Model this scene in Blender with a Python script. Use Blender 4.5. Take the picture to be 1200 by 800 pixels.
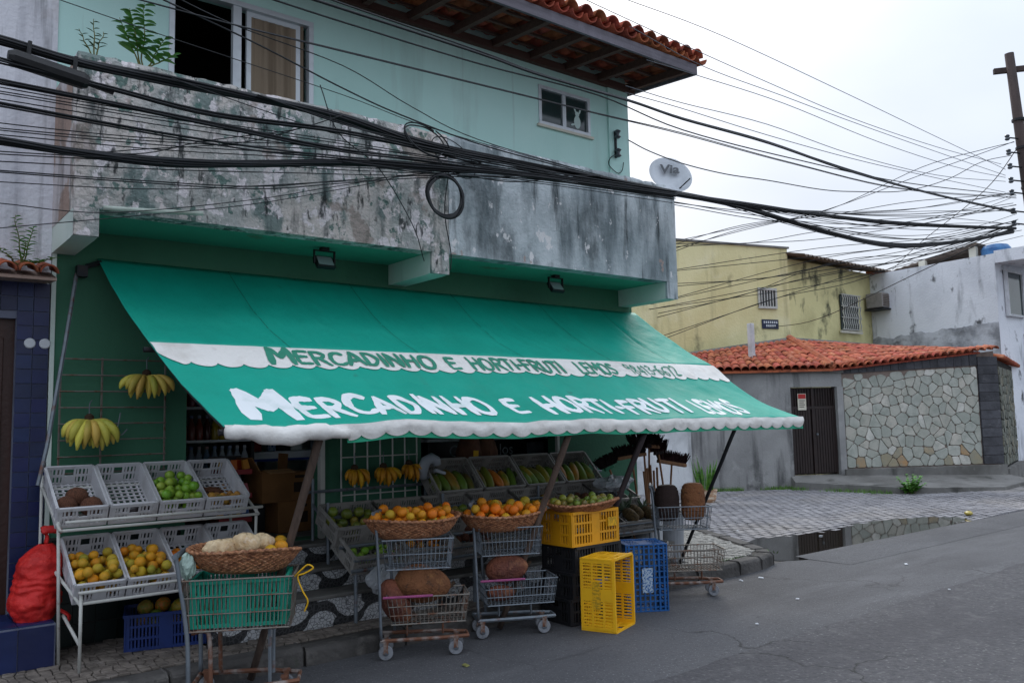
import bpy, math, random
from mathutils import Vector, Matrix, Euler, noise
R = math.radians
for o in list(bpy.data.objects): bpy.data.objects.remove(o)
sc = bpy.context.scene
COL = sc.collection
random.seed(7)

# ------------------------------------------------------------------ camera
cam = bpy.data.cameras.new('camera'); camo = bpy.data.objects.new('camera', cam); COL.objects.link(camo)
cam.sensor_width = 36; cam.lens = 29.79; cam.clip_start = .05; cam.clip_end = 3000
cx, cy, cz = (0.78427, -0.62006, -0.02139), (-0.04115, -0.08637, 0.99541), (-0.61906, -0.77979, -0.09325)
camo.matrix_world = Matrix(((cx[0], cy[0], cz[0], 0), (cx[1], cy[1], cz[1], 0), (cx[2], cy[2], cz[2], 1.6), (0, 0, 0, 1)))
sc.camera = camo
# ------------------------------------------------------------------ sky, sun, exposure
SUN_AZ, SUN_EL = math.atan2(0.72, 0.69), R(38)          # azimuth from +Y towards +X: behind the shop, veiled by cloud
w = bpy.data.worlds.new('World'); sc.world = w; w.use_nodes = True
nt = w.node_tree; nt.nodes.clear()
out = nt.nodes.new('ShaderNodeOutputWorld'); bg = nt.nodes.new('ShaderNodeBackground'); bg.inputs['Strength'].default_value = .1
sky = nt.nodes.new('ShaderNodeTexSky'); sky.sky_type = 'NISHITA'; sky.sun_disc = False
sky.sun_elevation = SUN_EL; sky.sun_rotation = SUN_AZ; sky.dust_density = 3; sky.air_density = 1.0
tc = nt.nodes.new('ShaderNodeTexCoord'); mp = nt.nodes.new('ShaderNodeMapping'); mp.inputs['Scale'].default_value = (1, 1, 2.2)
nz = nt.nodes.new('ShaderNodeTexNoise'); nz.inputs['Scale'].default_value = 1.7; nz.inputs['Detail'].default_value = 5; nz.inputs['Roughness'].default_value = .45
cr = nt.nodes.new('ShaderNodeValToRGB')
cr.color_ramp.elements[0].position = .3; cr.color_ramp.elements[0].color = (3.3, 3.85, 4.75, 1)
cr.color_ramp.elements[1].position = .72; cr.color_ramp.elements[1].color = (5.2, 5.6, 6.2, 1)
mx = nt.nodes.new('ShaderNodeMix'); mx.data_type = 'RGBA'; mx.inputs['Factor'].default_value = .86
L = nt.links.new
L(tc.outputs['Generated'], mp.inputs['Vector']); L(mp.outputs['Vector'], nz.inputs['Vector']); L(nz.outputs['Fac'], cr.inputs['Fac'])
# overcast sky: brighter towards the zenith, as the CIE overcast model
sep = nt.nodes.new('ShaderNodeSeparateXYZ'); L(tc.outputs['Generated'], sep.inputs[0])
def wm(op, a, b):
    q = nt.nodes.new('ShaderNodeMath'); q.operation = op
    for i, x in enumerate((a, b)):
        if isinstance(x, (int, float)): q.inputs[i].default_value = x
        else: L(x, q.inputs[i])
    return q.outputs[0]
zz = wm('MAXIMUM', sep.outputs[2], 0.0); gain = wm('ADD', wm('MULTIPLY', wm('MULTIPLY', zz, zz), 2.0), 1.0)
vm = nt.nodes.new('ShaderNodeVectorMath'); vm.operation = 'SCALE'; L(cr.outputs['Color'], vm.inputs[0]); L(gain, vm.inputs['Scale'])
L(sky.outputs['Color'], mx.inputs[6]); L(vm.outputs[0], mx.inputs[7]); L(mx.outputs[2], bg.inputs['Color']); L(bg.outputs['Background'], out.inputs['Surface'])
sun = bpy.data.lights.new('sun', 'SUN'); sun.energy = .9; sun.angle = R(25); sun.color = (1, .96, .9)
suno = bpy.data.objects.new('sun', sun); COL.objects.link(suno); suno.location = (20, 20, 30)
sd = Vector((math.sin(SUN_AZ) * math.cos(SUN_EL), math.cos(SUN_AZ) * math.cos(SUN_EL), math.sin(SUN_EL)))
suno.rotation_euler = sd.to_track_quat('Z', 'Y').to_euler()
sc.render.engine = 'CYCLES'
vs = sc.view_settings; vs.view_transform = 'Standard'; vs.look = 'None'; vs.exposure = .68; vs.gamma = 1

# ------------------------------------------------------------------ helpers: materials
def srgb(h):
    h = h.lstrip('#'); c = [int(h[i:i + 2], 16) / 255 for i in (0, 2, 4)]
    return tuple(((x + .055) / 1.055) ** 2.4 if x > .04 else x / 12.92 for x in c)
def mat(name, base, layers=(), rough=.75, bump=(), metal=0, rnd=0, hue=0, spec=.4, trans=0, alpha=1, coord='Object', ramp=None, crack=None):
    """layers: (colour, (sx,sy,sz), lo, hi, strength[, detail]) noise stains; bump: (scale, strength)"""
    m = bpy.data.materials.new(name); m.use_nodes = True; t = m.node_tree; n = t.nodes; lk = t.links.new
    p = n['Principled BSDF']; p.inputs['Roughness'].default_value = rough; p.inputs['Metallic'].default_value = metal
    p.inputs['Specular IOR Level'].default_value = spec
    if isinstance(base, str): base = srgb(base)
    tc = n.new('ShaderNodeTexCoord'); oi = n.new('ShaderNodeObjectInfo')
    off = n.new('ShaderNodeVectorMath'); off.operation = 'ADD'; lk(tc.outputs[coord], off.inputs[0])
    if rnd or ramp:
        sm = n.new('ShaderNodeMath'); sm.operation = 'MULTIPLY'; sm.inputs[1].default_value = 37.; lk(oi.outputs['Random'], sm.inputs[0]); lk(sm.outputs[0], off.inputs[1])
    V = off.outputs[0]
    if ramp:
        r_ = n.new('ShaderNodeValToRGB'); e = r_.color_ramp.elements
        for i, c in enumerate(ramp):
            c = srgb(c) if isinstance(c, str) else c
            pos = i / (len(ramp) - 1)
            if i < 2: e[i].position = pos if i == 0 else pos; e[i].color = (*c, 1)
            else: x = e.new(pos); x.color = (*c, 1)
        lk(oi.outputs['Random'], r_.inputs['Fac']); cur = r_.outputs['Color']
    else:
        rg = n.new('ShaderNodeRGB'); rg.outputs[0].default_value = (*base, 1); cur = rg.outputs[0]
    for ly in layers:
        c, s, lo, hi, st = ly[:5]; c = srgb(c) if isinstance(c, str) else c
        mp = n.new('ShaderNodeMapping'); mp.inputs['Scale'].default_value = s if isinstance(s, tuple) else (s, s, s); lk(V, mp.inputs['Vector'])
        nz = n.new('ShaderNodeTexNoise'); nz.inputs['Scale'].default_value = 1; nz.inputs['Detail'].default_value = ly[5] if len(ly) > 5 else 6
        nz.inputs['Roughness'].default_value = .6; lk(mp.outputs[0], nz.inputs['Vector'])
        mr = n.new('ShaderNodeMapRange'); mr.inputs[1].default_value = lo; mr.inputs[2].default_value = hi; mr.inputs[4].default_value = st; mr.clamp = True
        lk(nz.outputs['Fac'], mr.inputs[0])
        mx = n.new('ShaderNodeMix'); mx.data_type = 'RGBA'; lk(mr.outputs[0], mx.inputs[0]); lk(cur, mx.inputs[6]); mx.inputs[7].default_value = (*c, 1)
        cur = mx.outputs[2]
    if crack:
        nd = n.new('ShaderNodeTexNoise'); nd.inputs['Scale'].default_value = 2.2; nd.inputs['Detail'].default_value = 5; lk(V, nd.inputs['Vector'])
        dv = n.new('ShaderNodeVectorMath'); dv.operation = 'SCALE'; dv.inputs['Scale'].default_value = .5; lk(nd.outputs['Color'], dv.inputs[0])
        av = n.new('ShaderNodeVectorMath'); lk(V, av.inputs[0]); lk(dv.outputs[0], av.inputs[1])
        vo = n.new('ShaderNodeTexVoronoi'); vo.feature = 'DISTANCE_TO_EDGE'; vo.inputs['Scale'].default_value = crack[0]; lk(av.outputs[0], vo.inputs['Vector'])
        m1 = n.new('ShaderNodeMapRange'); m1.inputs[1].default_value = 0; m1.inputs[2].default_value = crack[1]; m1.inputs[3].default_value = crack[2]; m1.inputs[4].default_value = 0; lk(vo.outputs['Distance'], m1.inputs[0])
        n2 = n.new('ShaderNodeTexNoise'); n2.inputs['Scale'].default_value = .45; lk(V, n2.inputs['Vector'])
        m2 = n.new('ShaderNodeMapRange'); m2.inputs[1].default_value = .5; m2.inputs[2].default_value = .6; lk(n2.outputs['Fac'], m2.inputs[0])
        mu = n.new('ShaderNodeMath'); mu.operation = 'MULTIPLY'; lk(m1.outputs[0], mu.inputs[0]); lk(m2.outputs[0], mu.inputs[1])
        mx = n.new('ShaderNodeMix'); mx.data_type = 'RGBA'; lk(mu.outputs[0], mx.inputs[0]); lk(cur, mx.inputs[6]); mx.inputs[7].default_value = (.008, .008, .008, 1); cur = mx.outputs[2]
    if rnd or hue:
        hs = n.new('ShaderNodeHueSaturation'); lk(cur, hs.inputs['Color'])
        a = n.new('ShaderNodeMapRange'); a.inputs[3].default_value = 1 - rnd; a.inputs[4].default_value = 1 + rnd; lk(oi.outputs['Random'], a.inputs[0]); lk(a.outputs[0], hs.inputs['Value'])
        if hue:
            b = n.new('ShaderNodeMapRange'); b.inputs[3].default_value = .5 - hue; b.inputs[4].default_value = .5 + hue
            fr = n.new('ShaderNodeMath'); fr.operation = 'FRACT'; k = n.new('ShaderNodeMath'); k.operation = 'MULTIPLY'; k.inputs[1].default_value = 17.3
            lk(oi.outputs['Random'], k.inputs[0]); lk(k.outputs[0], fr.inputs[0]); lk(fr.outputs[0], b.inputs[0]); lk(b.outputs[0], hs.inputs['Hue'])
        cur = hs.outputs['Color']
    lk(cur, p.inputs['Base Color'])
    prev = None
    for s, st in bump:
        nz = n.new('ShaderNodeTexNoise'); nz.inputs['Scale'].default_value = s; nz.inputs['Detail'].default_value = 4; lk(V, nz.inputs['Vector'])
        b = n.new('ShaderNodeBump'); b.inputs['Strength'].default_value = st; b.inputs['Distance'].default_value = .6 / s
        lk(nz.outputs['Fac'], b.inputs['Height'])
        if prev: lk(prev, b.inputs['Normal'])
        prev = b.outputs[0]
    if prev: lk(prev, p.inputs['Normal'])
    if trans: p.inputs['Transmission Weight'].default_value = trans
    if alpha < 1: p.inputs['Alpha'].default_value = alpha
    return m
def gl(c): return srgb(c)
MAT = {}
def D(key, *a, **k): MAT[key] = mat(key, *a, **k)
G = lambda v: (v, v, v)

# ------------------------------------------------------------------ helpers: geometry
class MB:
    def __init__(s): s.v = []; s.f = []
    def add(s, vs, fs):
        o = len(s.v); s.v += [tuple(x) for x in vs]; s.f += [tuple(i + o for i in f) for f in fs]; return s
    def box(s, c, d, rot=None, taper=1.0):
        x, y, z = d[0] / 2, d[1] / 2, d[2] / 2; t = taper
        p = [Vector(q) for q in ((-x, -y, -z), (x, -y, -z), (x, y, -z), (-x, y, -z), (-x * t, -y * t, z), (x * t, -y * t, z), (x * t, y * t, z), (-x * t, y * t, z))]
        if rot is not None:
            m = rot if isinstance(rot, Matrix) else Euler(rot).to_matrix(); p = [m @ q for q in p]
        c = Vector(c)
        return s.add([q + c for q in p], [(0, 3, 2, 1), (4, 5, 6, 7), (0, 1, 5, 4), (1, 2, 6, 5), (2, 3, 7, 6), (3, 0, 4, 7)])
    def b2(s, x0, x1, y0, y1, z0, z1): return s.box(((x0 + x1) / 2, (y0 + y1) / 2, (z0 + z1) / 2), (x1 - x0, y1 - y0, z1 - z0))
    def tube(s, pts, r, n=6, closed=False, cap=True, flat=None):
        pts = [Vector(p) for p in pts]; N = len(pts)
        if N < 2: return s
        vs = []; up = None
        for i, p in enumerate(pts):
            if closed: t = pts[(i + 1) % N] - pts[i - 1]
            else: t = pts[min(i + 1, N - 1)] - pts[max(i - 1, 0)]
            t = t.normalized() if t.length > 1e-9 else Vector((0, 0, 1))
            if up is None:
                up = Vector((0, 0, 1)) if abs(t.z) < .9 else Vector((1, 0, 0))
            a = up - t * up.dot(t)
            if a.length < 1e-5: a = t.orthogonal()
            a.normalize(); up = a; b = t.cross(a)
            rr = r[i] if isinstance(r, (list, tuple)) else r
            for k in range(n):
                an = 2 * math.pi * (k + .5) / n
                vs.append(p + a * math.cos(an) * rr * (flat or 1) + b * math.sin(an) * rr)
        fs = []
        for i in range(N if closed else N - 1):
            j = (i + 1) % N
            for k in range(n):
                l = (k + 1) % n; fs.append((i * n + k, i * n + l, j * n + l, j * n + k))
        if cap and not closed: fs += [tuple(range(n - 1, -1, -1)), tuple((N - 1) * n + k for k in range(n))]
        return s.add(vs, fs)
    def bar(s, a, b, r, n=6): return s.tube([a, b], r, n)
    def lathe(s, prof, n=16, c=(0, 0, 0), sx=1, sy=1, m=None, bot=True, top=True):
        c = Vector(c); vs = []
        for r, z in prof:
            for k in range(n):
                a = 2 * math.pi * k / n; q = Vector((r * sx * math.cos(a), r * sy * math.sin(a), z))
                vs.append((m @ q if m else q) + c)
        fs = []
        for i in range(len(prof) - 1):
            for k in range(n):
                l = (k + 1) % n; fs.append((i * n + k, i * n + l, (i + 1) * n + l, (i + 1) * n + k))
        if bot: fs.append(tuple(range(n - 1, -1, -1)))
        if top: fs.append(tuple((len(prof) - 1) * n + k for k in range(n)))
        return s.add(vs, fs)
    def grid(s, fn, nu, nv, wrap=False):
        vs = [fn(i / (nu if wrap else nu - 1), j / (nv - 1)) for j in range(nv) for i in range(nu)]
        fs = []
        for j in range(nv - 1):
            for i in range(nu if wrap else nu - 1):
                k = (i + 1) % nu; fs.append((j * nu + i, j * nu + k, (j + 1) * nu + k, (j + 1) * nu + i))
        return s.add(vs, fs)
    def prism(s, poly, d):
        """poly: 3D points of a planar polygon, d: extrusion vector"""
        d = Vector(d); n = len(poly); p = [Vector(q) for q in poly]
        nrm = sum(((p[i] - p[0]).cross(p[(i + 1) % n] - p[0]) for i in range(n)), Vector())
        if nrm.dot(d) < 0: p = p[::-1]
        return s.add(p + [q + d for q in p], [tuple(range(n - 1, -1, -1)), tuple(range(n, 2 * n))] + [(i, (i + 1) % n, n + (i + 1) % n, n + i) for i in range(n)])
    def poly(s, pts): return s.add(pts, [tuple(range(len(pts)))])
    def xf(s, m, i0=0):
        s.v = s.v[:i0] + [tuple(m @ Vector(p)) for p in s.v[i0:]]; return s
    def mesh(s, name, mt=None, smooth=False):
        me = bpy.data.meshes.new(name); me.from_pydata(s.v, [], s.f); me.update()
        if mt: me.materials.append(MAT[mt] if isinstance(mt, str) else mt)
        if smooth:
            for p in me.polygons: p.use_smooth = True
        return me
    def build(s, name, mt, parent=None, smooth=False, bevel=0, kind=None):
        return put(name, s.mesh(name, mt, smooth), parent, bevel=bevel, kind=kind)
def put(name, me, parent=None, loc=None, rot=None, bevel=0, kind=None, scale=None):
    o = bpy.data.objects.new(name, me); COL.objects.link(o)
    if parent: o.parent = parent
    if loc is not None: o.location = loc
    if rot is not None: o.rotation_euler = rot
    if scale is not None: o.scale = scale if isinstance(scale, (tuple, Vector)) else (scale,) * 3
    if bevel:
        b = o.modifiers.new('bevel', 'BEVEL'); b.width = bevel; b.segments = 2; b.limit_method = 'ANGLE'
    if kind: o['kind'] = kind
    return o
def thing(name, label, cat, loc=(0, 0, 0), rot=(0, 0, 0), group=None):
    o = bpy.data.objects.new(name, None); COL.objects.link(o); o.location = loc; o.rotation_euler = rot; o.empty_display_size = .1
    return tag(o, label, cat, group)
def tag(o, label, cat, group=None):
    o['label'] = label; o['category'] = cat
    if group: o['group'] = group
    return o
def struct(o): o['kind'] = 'structure'; return o
def copy_tree(o, parent=None):
    c = o.copy(); COL.objects.link(c); c.parent = parent
    for ch in list(o.children): copy_tree(ch, c)
    return c
def catmull(P, n=8):
    P = [Vector(p) for p in P]; Q = [P[0] * 2 - P[1]] + P + [P[-1] * 2 - P[-2]]; o = []
    for i in range(1, len(Q) - 2):
        a, b, c, d = Q[i - 1:i + 3]
        for k in range(n):
            t = k / n; o.append(.5 * (2 * b + (c - a) * t + (2 * a - 5 * b + 4 * c - d) * t * t + (3 * b - a - 3 * c + d) * t ** 3))
    return o + [P[-1]]
def text_mesh(txt, size=1, offset=0, shear=0, extrude=0, spacing=1.0, res=4):
    cu = bpy.data.curves.new('lettering', 'FONT'); cu.body = txt; cu.size = size; cu.offset = offset; cu.shear = shear
    cu.extrude = extrude; cu.space_character = spacing; cu.resolution_u = res; cu.align_x = 'LEFT'
    ob = bpy.data.objects.new('lettering', cu); COL.objects.link(ob)
    bpy.context.view_layer.update()
    me = bpy.data.meshes.new_from_object(ob.evaluated_get(bpy.context.evaluated_depsgraph_get()))
    bpy.data.objects.remove(ob); bpy.data.curves.remove(cu)
    return me
U = random.uniform
# ------------------------------------------------------------------ materials
D('mint', '#bfe3dc', [('#a3d0c7', (.5, .5, .35), .5, .75, .5), ('#8f9f99', (2.2, 2.2, .25), .55, .78, .6, 8), ('#7d8c86', (8, 8, .3), .6, .75, .5, 9), ('#d3efe9', 1.3, .5, .75, .4)], .85, [(90, .12)])
D('green_wall', '#3a6c54', [('#2a5340', .9, .45, .75, .6), ('#44805f', (3, 3, .6), .58, .8, .4), ('#16301f', (1.5, 1.5, .4), .62, .85, .5)], .8, [(140, .5), (30, .2)])
D('soffit', '#4fa58c', [('#3c8570', .8, .4, .7, .6), ('#6e6a58', 2.5, .63, .72, .8)], .8, [(60, .2)])
D('beam_white', '#c9d3cb', [('#9db0a5', 2.2, .45, .75, .6), ('#6b6f69', (4, 4, 1), .62, .8, .5)], .85, [(70, .2)])
D('parapet', '#c4cacd', [('#8d989c', (1.1, 1.1, .7), .42, .6, .8), ('#626c70', (3.2, 3.2, .7), .5, .66, .9, 9), ('#2c3234', (9, 9, 1.1), .57, .7, .9, 10), ('#3c4447', (1.6, 1.6, .9), .58, .68, .75, 10), ('#e0dcdc', (7, 7, 5), .63, .66, .85, 6), ('#a58f86', (2.3, 2.3, 1.9), .66, .68, .8, 4)], .9, [(50, .5), (12, .3)])
D('parapet_peeling', '#c4bcb6', [('#9a9f9d', (1.6, 1.6, 1.3), .44, .58, .8, 7), ('#5f7370', (3.4, 3.4, 2.2), .53, .6, .85, 10), ('#394142', (6, 6, 1.2), .55, .66, .85, 10), ('#dcd4d6', (5.5, 5.5, 4.2), .55, .575, .95, 9), ('#4a6a62', (12, 12, 9), .59, .62, .85, 8), ('#1f2526', (18, 18, 5), .57, .66, .9, 10), ('#cfc6c4', (13, 13, 11), .6, .62, .9, 8), ('#1b1f20', (7, 7, .9), .6, .72, .75, 10), ('#8d7f77', (2, 2, 2), .6, .63, .7, 4)], .9, [(40, .8), (9, .5)])
D('neighbour_plaster', '#d9d8de', [('#aaaab2', (6, 6, .4), .46, .7, .8), ('#5c5b5e', (9, 9, .5), .56, .72, .8, 9), ('#8c6f5e', (1.2, 1.2, .8), .58, .68, .5)], .9, [(30, .4)])
D('side_plaster', '#9a8377', [('#c5c0c2', 2, .5, .56, .8), ('#4b4440', (5, 5, .7), .52, .7, .7)], .9, [(30, .5)])
D('blue_tile', '#0a1b4c', [('#081233', 3, .4, .7, .6)], .45, [(9, .05)], rnd=.22, hue=.01, spec=.5)
D('grout', '#6b6f80', [('#3a3d4a', 3, .45, .7, .7)], .9)
D('dark_tile', '#15211f', [('#0d1513', 3, .4, .7, .6)], .3, rnd=.3)
D('cream', '#cfcabb', [('#8f8a7b', 3, .5, .75, .6)], .7)
D('door_brown', '#3a2018', [('#22130e', (8, 8, .5), .4, .7, .7)], .5, [(30, .2)])
D('terracotta', '#a8583c', [('#5e2c22', 4, .42, .7, .7), ('#2f2723', 7, .58, .72, .7)], .9, [(30, .4)], rnd=.25, hue=.012)
D('terracotta_bright', '#b96549', [('#8f4734', 3, .42, .66, .8), ('#cf9077', 5, .56, .7, .7), ('#4a322b', 7, .56, .66, .85)], .85, [(30, .3)], rnd=.2, hue=.012)
D('roof_wood', '#5a4038', [('#3a2923', (2, 30, 30), .4, .7, .7), ('#5c4a42', 3, .55, .75, .4)], .85, [(40, .3)])
D('fascia', '#6f6a72', [('#4a464c', (1, 20, 20), .4, .7, .7), ('#85808a', 4, .55, .7, .5)], .8, [(40, .2)])
D('awning', '#0c9a85', [('#087f6a', (.8, .8, .8), .45, .7, .6), ('#0c8a78', (5, 1.2, 1.2), .5, .8, .5), ('#3f7f72', (9, 1.6, 1.6), .6, .8, .4, 8), ('#2b5f52', 6, .66, .74, .5, 9)], .55, [(260, .25), (5, .12)], spec=.3)
D('awning_edge', '#0d8a68', [], .6)
D('canvas_white', '#dcd9d4', [('#b3aaa0', (4, 4, 7), .5, .75, .6), ('#7f7770', 7, .62, .8, .5)], .75, [(200, .25), (8, .25)])
D('letter_green', '#2c8068', [('#3f9a80', 9, .5, .7, .6)], .65)
D('letter_white', '#dfe3e4', [('#a9bdb8', 7, .5, .75, .6), ('#4f9a8a', 16, .66, .72, .6, 8)], .7)
D('wood_pole', '#59493f', [('#332a26', (14, 14, 1.5), .4, .65, .8), ('#7b685b', (20, 20, 2), .55, .75, .5)], .85, [(60, .5)])
D('dark_pole', '#2c2325', [('#4a3836', (9, 9, 2), .5, .72, .7)], .7, [(60, .2)])
D('steel_dark', '#24262a', [('#4b3b33', 9, .55, .75, .6)], .55, metal=.4)
D('white_paint', '#b9b8b2', [('#8f8a82', 7, .55, .75, .6), ('#6f4b36', 11, .63, .74, .8)], .55)
D('aluminium', '#c8cdd2', [('#979da3', 6, .5, .75, .5)], .4, metal=.3)
D('zinc', '#767d84', [('#565b60', 8, .45, .7, .7), ('#6e4630', 10, .58, .7, .85)], .55, metal=.5)
D('rust_wire', '#77726b', [('#6d452f', 14, .5, .66, .9)], .6, metal=.45)
D('rust', '#6f4a38', [('#8d8580', 12, .48, .62, .9)], .7, metal=.3)
D('rubber', '#7d7f84', [('#505257', 20, .5, .7, .7)], .7)
D('rubber_black', '#1b1b1d', [], .7)
D('pink_plastic', '#9c4a78', [('#6d3a55', 10, .45, .7, .7)], .6)
D('glass_dark', '#0d0f12', [], .08, spec=.7)
D('glass_pane', '#2b3a3a', [('#141c1d', 1.5, .45, .65, .7)], .08, spec=.7)
D('curtain', '#8d7d6b', [('#6a5b4b', (14, 14, .3), .42, .62, .7)], .9, [(20, .2)])
D('sticker', '#bcd0cc', [], .6)
D('cable', '#121418', [('#1f242b', 5, .5, .7, .6)], .6)
D('cable_grey', '#4d5259', [], .6)
D('cable_box', '#141416', [], .55, [(30, .1)])
D('dish', '#cdd2d8', [('#8d939a', 4, .5, .75, .5)], .5)
D('dish_letter', '#55595e', [], .6)
D('porcelain', '#4a4f55', [], .35)
D('lamp_black', '#101113', [], .5)
D('lamp_glass', '#7c8d8c', [], .15, spec=.7)
D('pvc', '#b9c4b9', [('#7c8578', 6, .5, .7, .6)], .5)
# ground
D('asphalt', '#4e4e51', [('#3f3f42', (.5, .9, 1), .42, .62, .85), ('#5f5f62', (.35, 1.6, 1), .52, .7, .7), ('#3a3a3d', 24, .52, .68, .6), ('#858587', 70, .62, .7, .7, 2), ('#29292b', (.6, 3.2, 1), .64, .72, .75, 8), ('#313134', (3.5, 9, 1), .68, .72, .7, 9)], .85, [(120, .9), (25, .3)], crack=(.45, .006, .8))
D('asphalt_coarse', '#4b4a4d', [('#3c3c3f', 20, .46, .6, .8, 4), ('#767574', 34, .58, .68, .7, 3), ('#3a393d', (.5, 1.4, 1), .45, .66, .7), ('#5c5b5c', 5, .56, .68, .6), ('#2b2b2d', (.7, 2.4, 1), .62, .72, .6, 8)], .88, [(70, 1.0), (20, .5)], crack=(.6, .008, .8))
D('paver', '#838184', [('#656366', 2.3, .43, .66, .8), ('#918a84', .6, .5, .7, .6), ('#4c4a4b', 7, .6, .7, .6)], .85, [(60, .4)], rnd=.1)
D('paver_bed', '#565452', [('#55524c', 4, .5, .7, .7)], .95)
D('mosaic_stone', '#797068', [('#544d47', 9, .42, .64, .9, 3), ('#8d8580', 14, .58, .7, .7), ('#3a3633', 1.2, .52, .7, .7)], .8, [(50, .4)])
D('mosaic_light', '#8b8984', [('#5e5c59', 10, .46, .66, .8, 3), ('#a5a29c', 15, .56, .7, .7)], .8, [(50, .4)])
D('mortar', '#3b3733', [('#25221f', 4, .45, .7, .7)], .95)
D('kerb', '#514e4c', [('#2b2927', 2.2, .42, .66, .85), ('#75716c', 7, .56, .72, .6), ('#2d3a25', 3, .66, .74, .5)], .9, [(30, .6)])
D('concrete', '#777572', [('#55534f', 1.2, .42, .66, .8), ('#2f2f2b', (2.5, 2.5, 1.2), .55, .7, .8), ('#918e88', 6, .58, .7, .5)], .9, [(40, .4)])
D('nosing', '#6c6a66', [('#474542', 4, .45, .66, .8)], .7, [(40, .2)])
D('water', '#1d1a15', [], .03, spec=.9)
D('mud', '#3f3b33', [('#2a2722', 3, .4, .7, .7)], .6, [(20, .3)])
# far houses
D('grey_render', '#979695', [('#7c7b7b', .9, .42, .66, .8), ('#4a4a4b', (3.5, 3.5, .45), .52, .68, .85, 10), ('#3a3a3a', (1.1, 1.1, 1.4), .6, .68, .6, 10), ('#adacaa', 2.5, .56, .7, .5)], .9, [(30, .4)])
D('light_render', '#cfd0d3', [('#8c8d90', 1.2, .45, .7, .8), ('#5d5d5e', (4, 4, .6), .58, .75, .6)], .9, [(30, .3)])
D('yellow_wall', '#e0d6a6', [('#c9bd88', .5, .45, .7, .8), ('#837c58', (3, 3, .3), .55, .78, .7, 8), ('#ece4c2', 1.2, .55, .72, .5), ('#4e4c3c', (1.2, 1.2, .7), .62, .72, .7, 8)], .9, [(20, .3)])
D('yellow_mouldy', '#dbd29c', [('#b3aa7a', .8, .45, .65, .8), ('#3f4133', (1.1, 1.1, .7), .55, .63, .9, 10)], .9, [(20, .3)])
D('white_house', '#e2e4ea', [('#c2c5cc', .7, .45, .7, .7), ('#7d7f84', (3, 3, .6), .55, .72, .8, 10), ('#353638', (2.2, 2.2, 1.6), .6, .68, .9, 10)], .9, [(20, .3)])
D('mould', '#c6c8ce', [('#7e8085', 1.5, .42, .6, .9), ('#3d3e40', (1.3, 1.3, 2), .54, .66, .9, 9)], .9, [(20, .3)])
D('flagstone', '#8e948e', [('#868c82', 5, .42, .66, .6), ('#a7a59d', 8, .58, .72, .5)], .8, [(25, .4)], ramp=['#a3a59d', '#b3b4ab', '#9b9e95', '#bbb8ad', '#969a92', '#b5b5ac', '#aba89d', '#bfb9ae', '#cfccc4'])
D('flagstone_dark', '#55574b', [('#3a3c33', 5, .42, .66, .7)], .85, [(25, .4)], ramp=['#6c7066', '#83847a', '#55574f', '#8e8877', '#74786d'])
D('flagstone_rust', '#a27a52', [('#8e8b7c', 5, .42, .6, .8)], .8, [(25, .4)], ramp=['#9a8666', '#ac8862', '#988f78', '#a8977f'])
D('wall_mortar', '#84746c', [('#655850', 6, .45, .7, .7)], .95, [(60, .4)])
D('wall_mortar_dark', '#1d1c1a', [], .95)
D('slate', '#4b4b50', [('#323236', 4, .42, .66, .8), ('#67666a', 6, .58, .7, .6)], .8, [(25, .4)], rnd=.2)
D('gate_brown', '#2b1f1d', [('#1d1514', 6, .45, .7, .7)], .5)
D('sign_white', '#cfc9b8', [], .5)
D('sign_red', '#a82a28', [], .5)
D('sign_navy', '#1c2440', [], .5)
D('ac_grey', '#8b8681', [('#68635f', 8, .45, .7, .7)], .6)
D('corrugated', '#77695f', [('#54493f', 3, .42, .66, .8)], .85)
D('blue_tarp', '#3f6f9c', [('#1e467a', 4, .42, .66, .8)], .5)
D('pole_concrete', '#4a3d3a', [('#2f2726', (5, 5, .8), .42, .66, .8)], .85, [(30, .3)])
# plants
D('leaf', '#74ab45', [('#4d8a30', 5, .42, .66, .8), ('#9aba52', 8, .58, .72, .6)], .5, rnd=.3, hue=.02)
D('leaf_dark', '#3a6b30', [('#274c22', 5, .42, .66, .8)], .5, rnd=.3, hue=.02)
D('snake_leaf', '#6f9a3c', [('#3f6a2c', (3, 3, 20), .45, .6, .8), ('#b9b45a', 4, .6, .72, .6)], .45, rnd=.25, hue=.02)
D('stem', '#6b6a3c', [], .7)
D('grass', '#5b7f34', [('#3d5f26', 6, .42, .66, .8)], .6, rnd=.3)
D('planter', '#b48d70', [('#d8c9b4', (4, 4, 14), .5, .56, .9)], .7)
# crates, carts, produce
D('crate_white', '#c4c3c6', [('#a09d9c', 7, .5, .7, .6), ('#7d7873', 12, .62, .75, .55)], .5, [(90, .15)], rnd=.06)
D('crate_dull', '#8f8b86', [('#6b6763', 7, .45, .7, .7), ('#a8a49f', 12, .6, .75, .5)], .55, rnd=.08)
D('crate_yellow', '#d3930f', [('#a8780c', 6, .5, .72, .6), ('#7d6116', 12, .64, .76, .6)], .5, [(90, .1)])
D('crate_yellow_bright', '#e3ab12', [('#c8930f', 6, .5, .72, .5), ('#8b6d18', 14, .66, .78, .5)], .5, [(90, .1)])
D('crate_blue', '#15528f', [('#0f3c6b', 6, .48, .7, .6), ('#5b7590', 13, .66, .78, .5)], .5, [(90, .1)])
D('crate_navy', '#142c66', [('#0d1d44', 6, .48, .7, .6)], .5)
D('crate_black', '#1b1b1e', [('#2c2b2c', 8, .52, .7, .7)], .55)
D('crate_teal', '#0f8d74', [('#0b6a58', 6, .48, .7, .6)], .5)
D('crate_mark', '#9fb0c0', [('#15528f', (60, 60, 25), .5, .54, .95)], .6)
D('crate_mark_yellow', '#a8831a', [('#dba40f', (60, 60, 25), .47, .52, .9)], .6)
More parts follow.
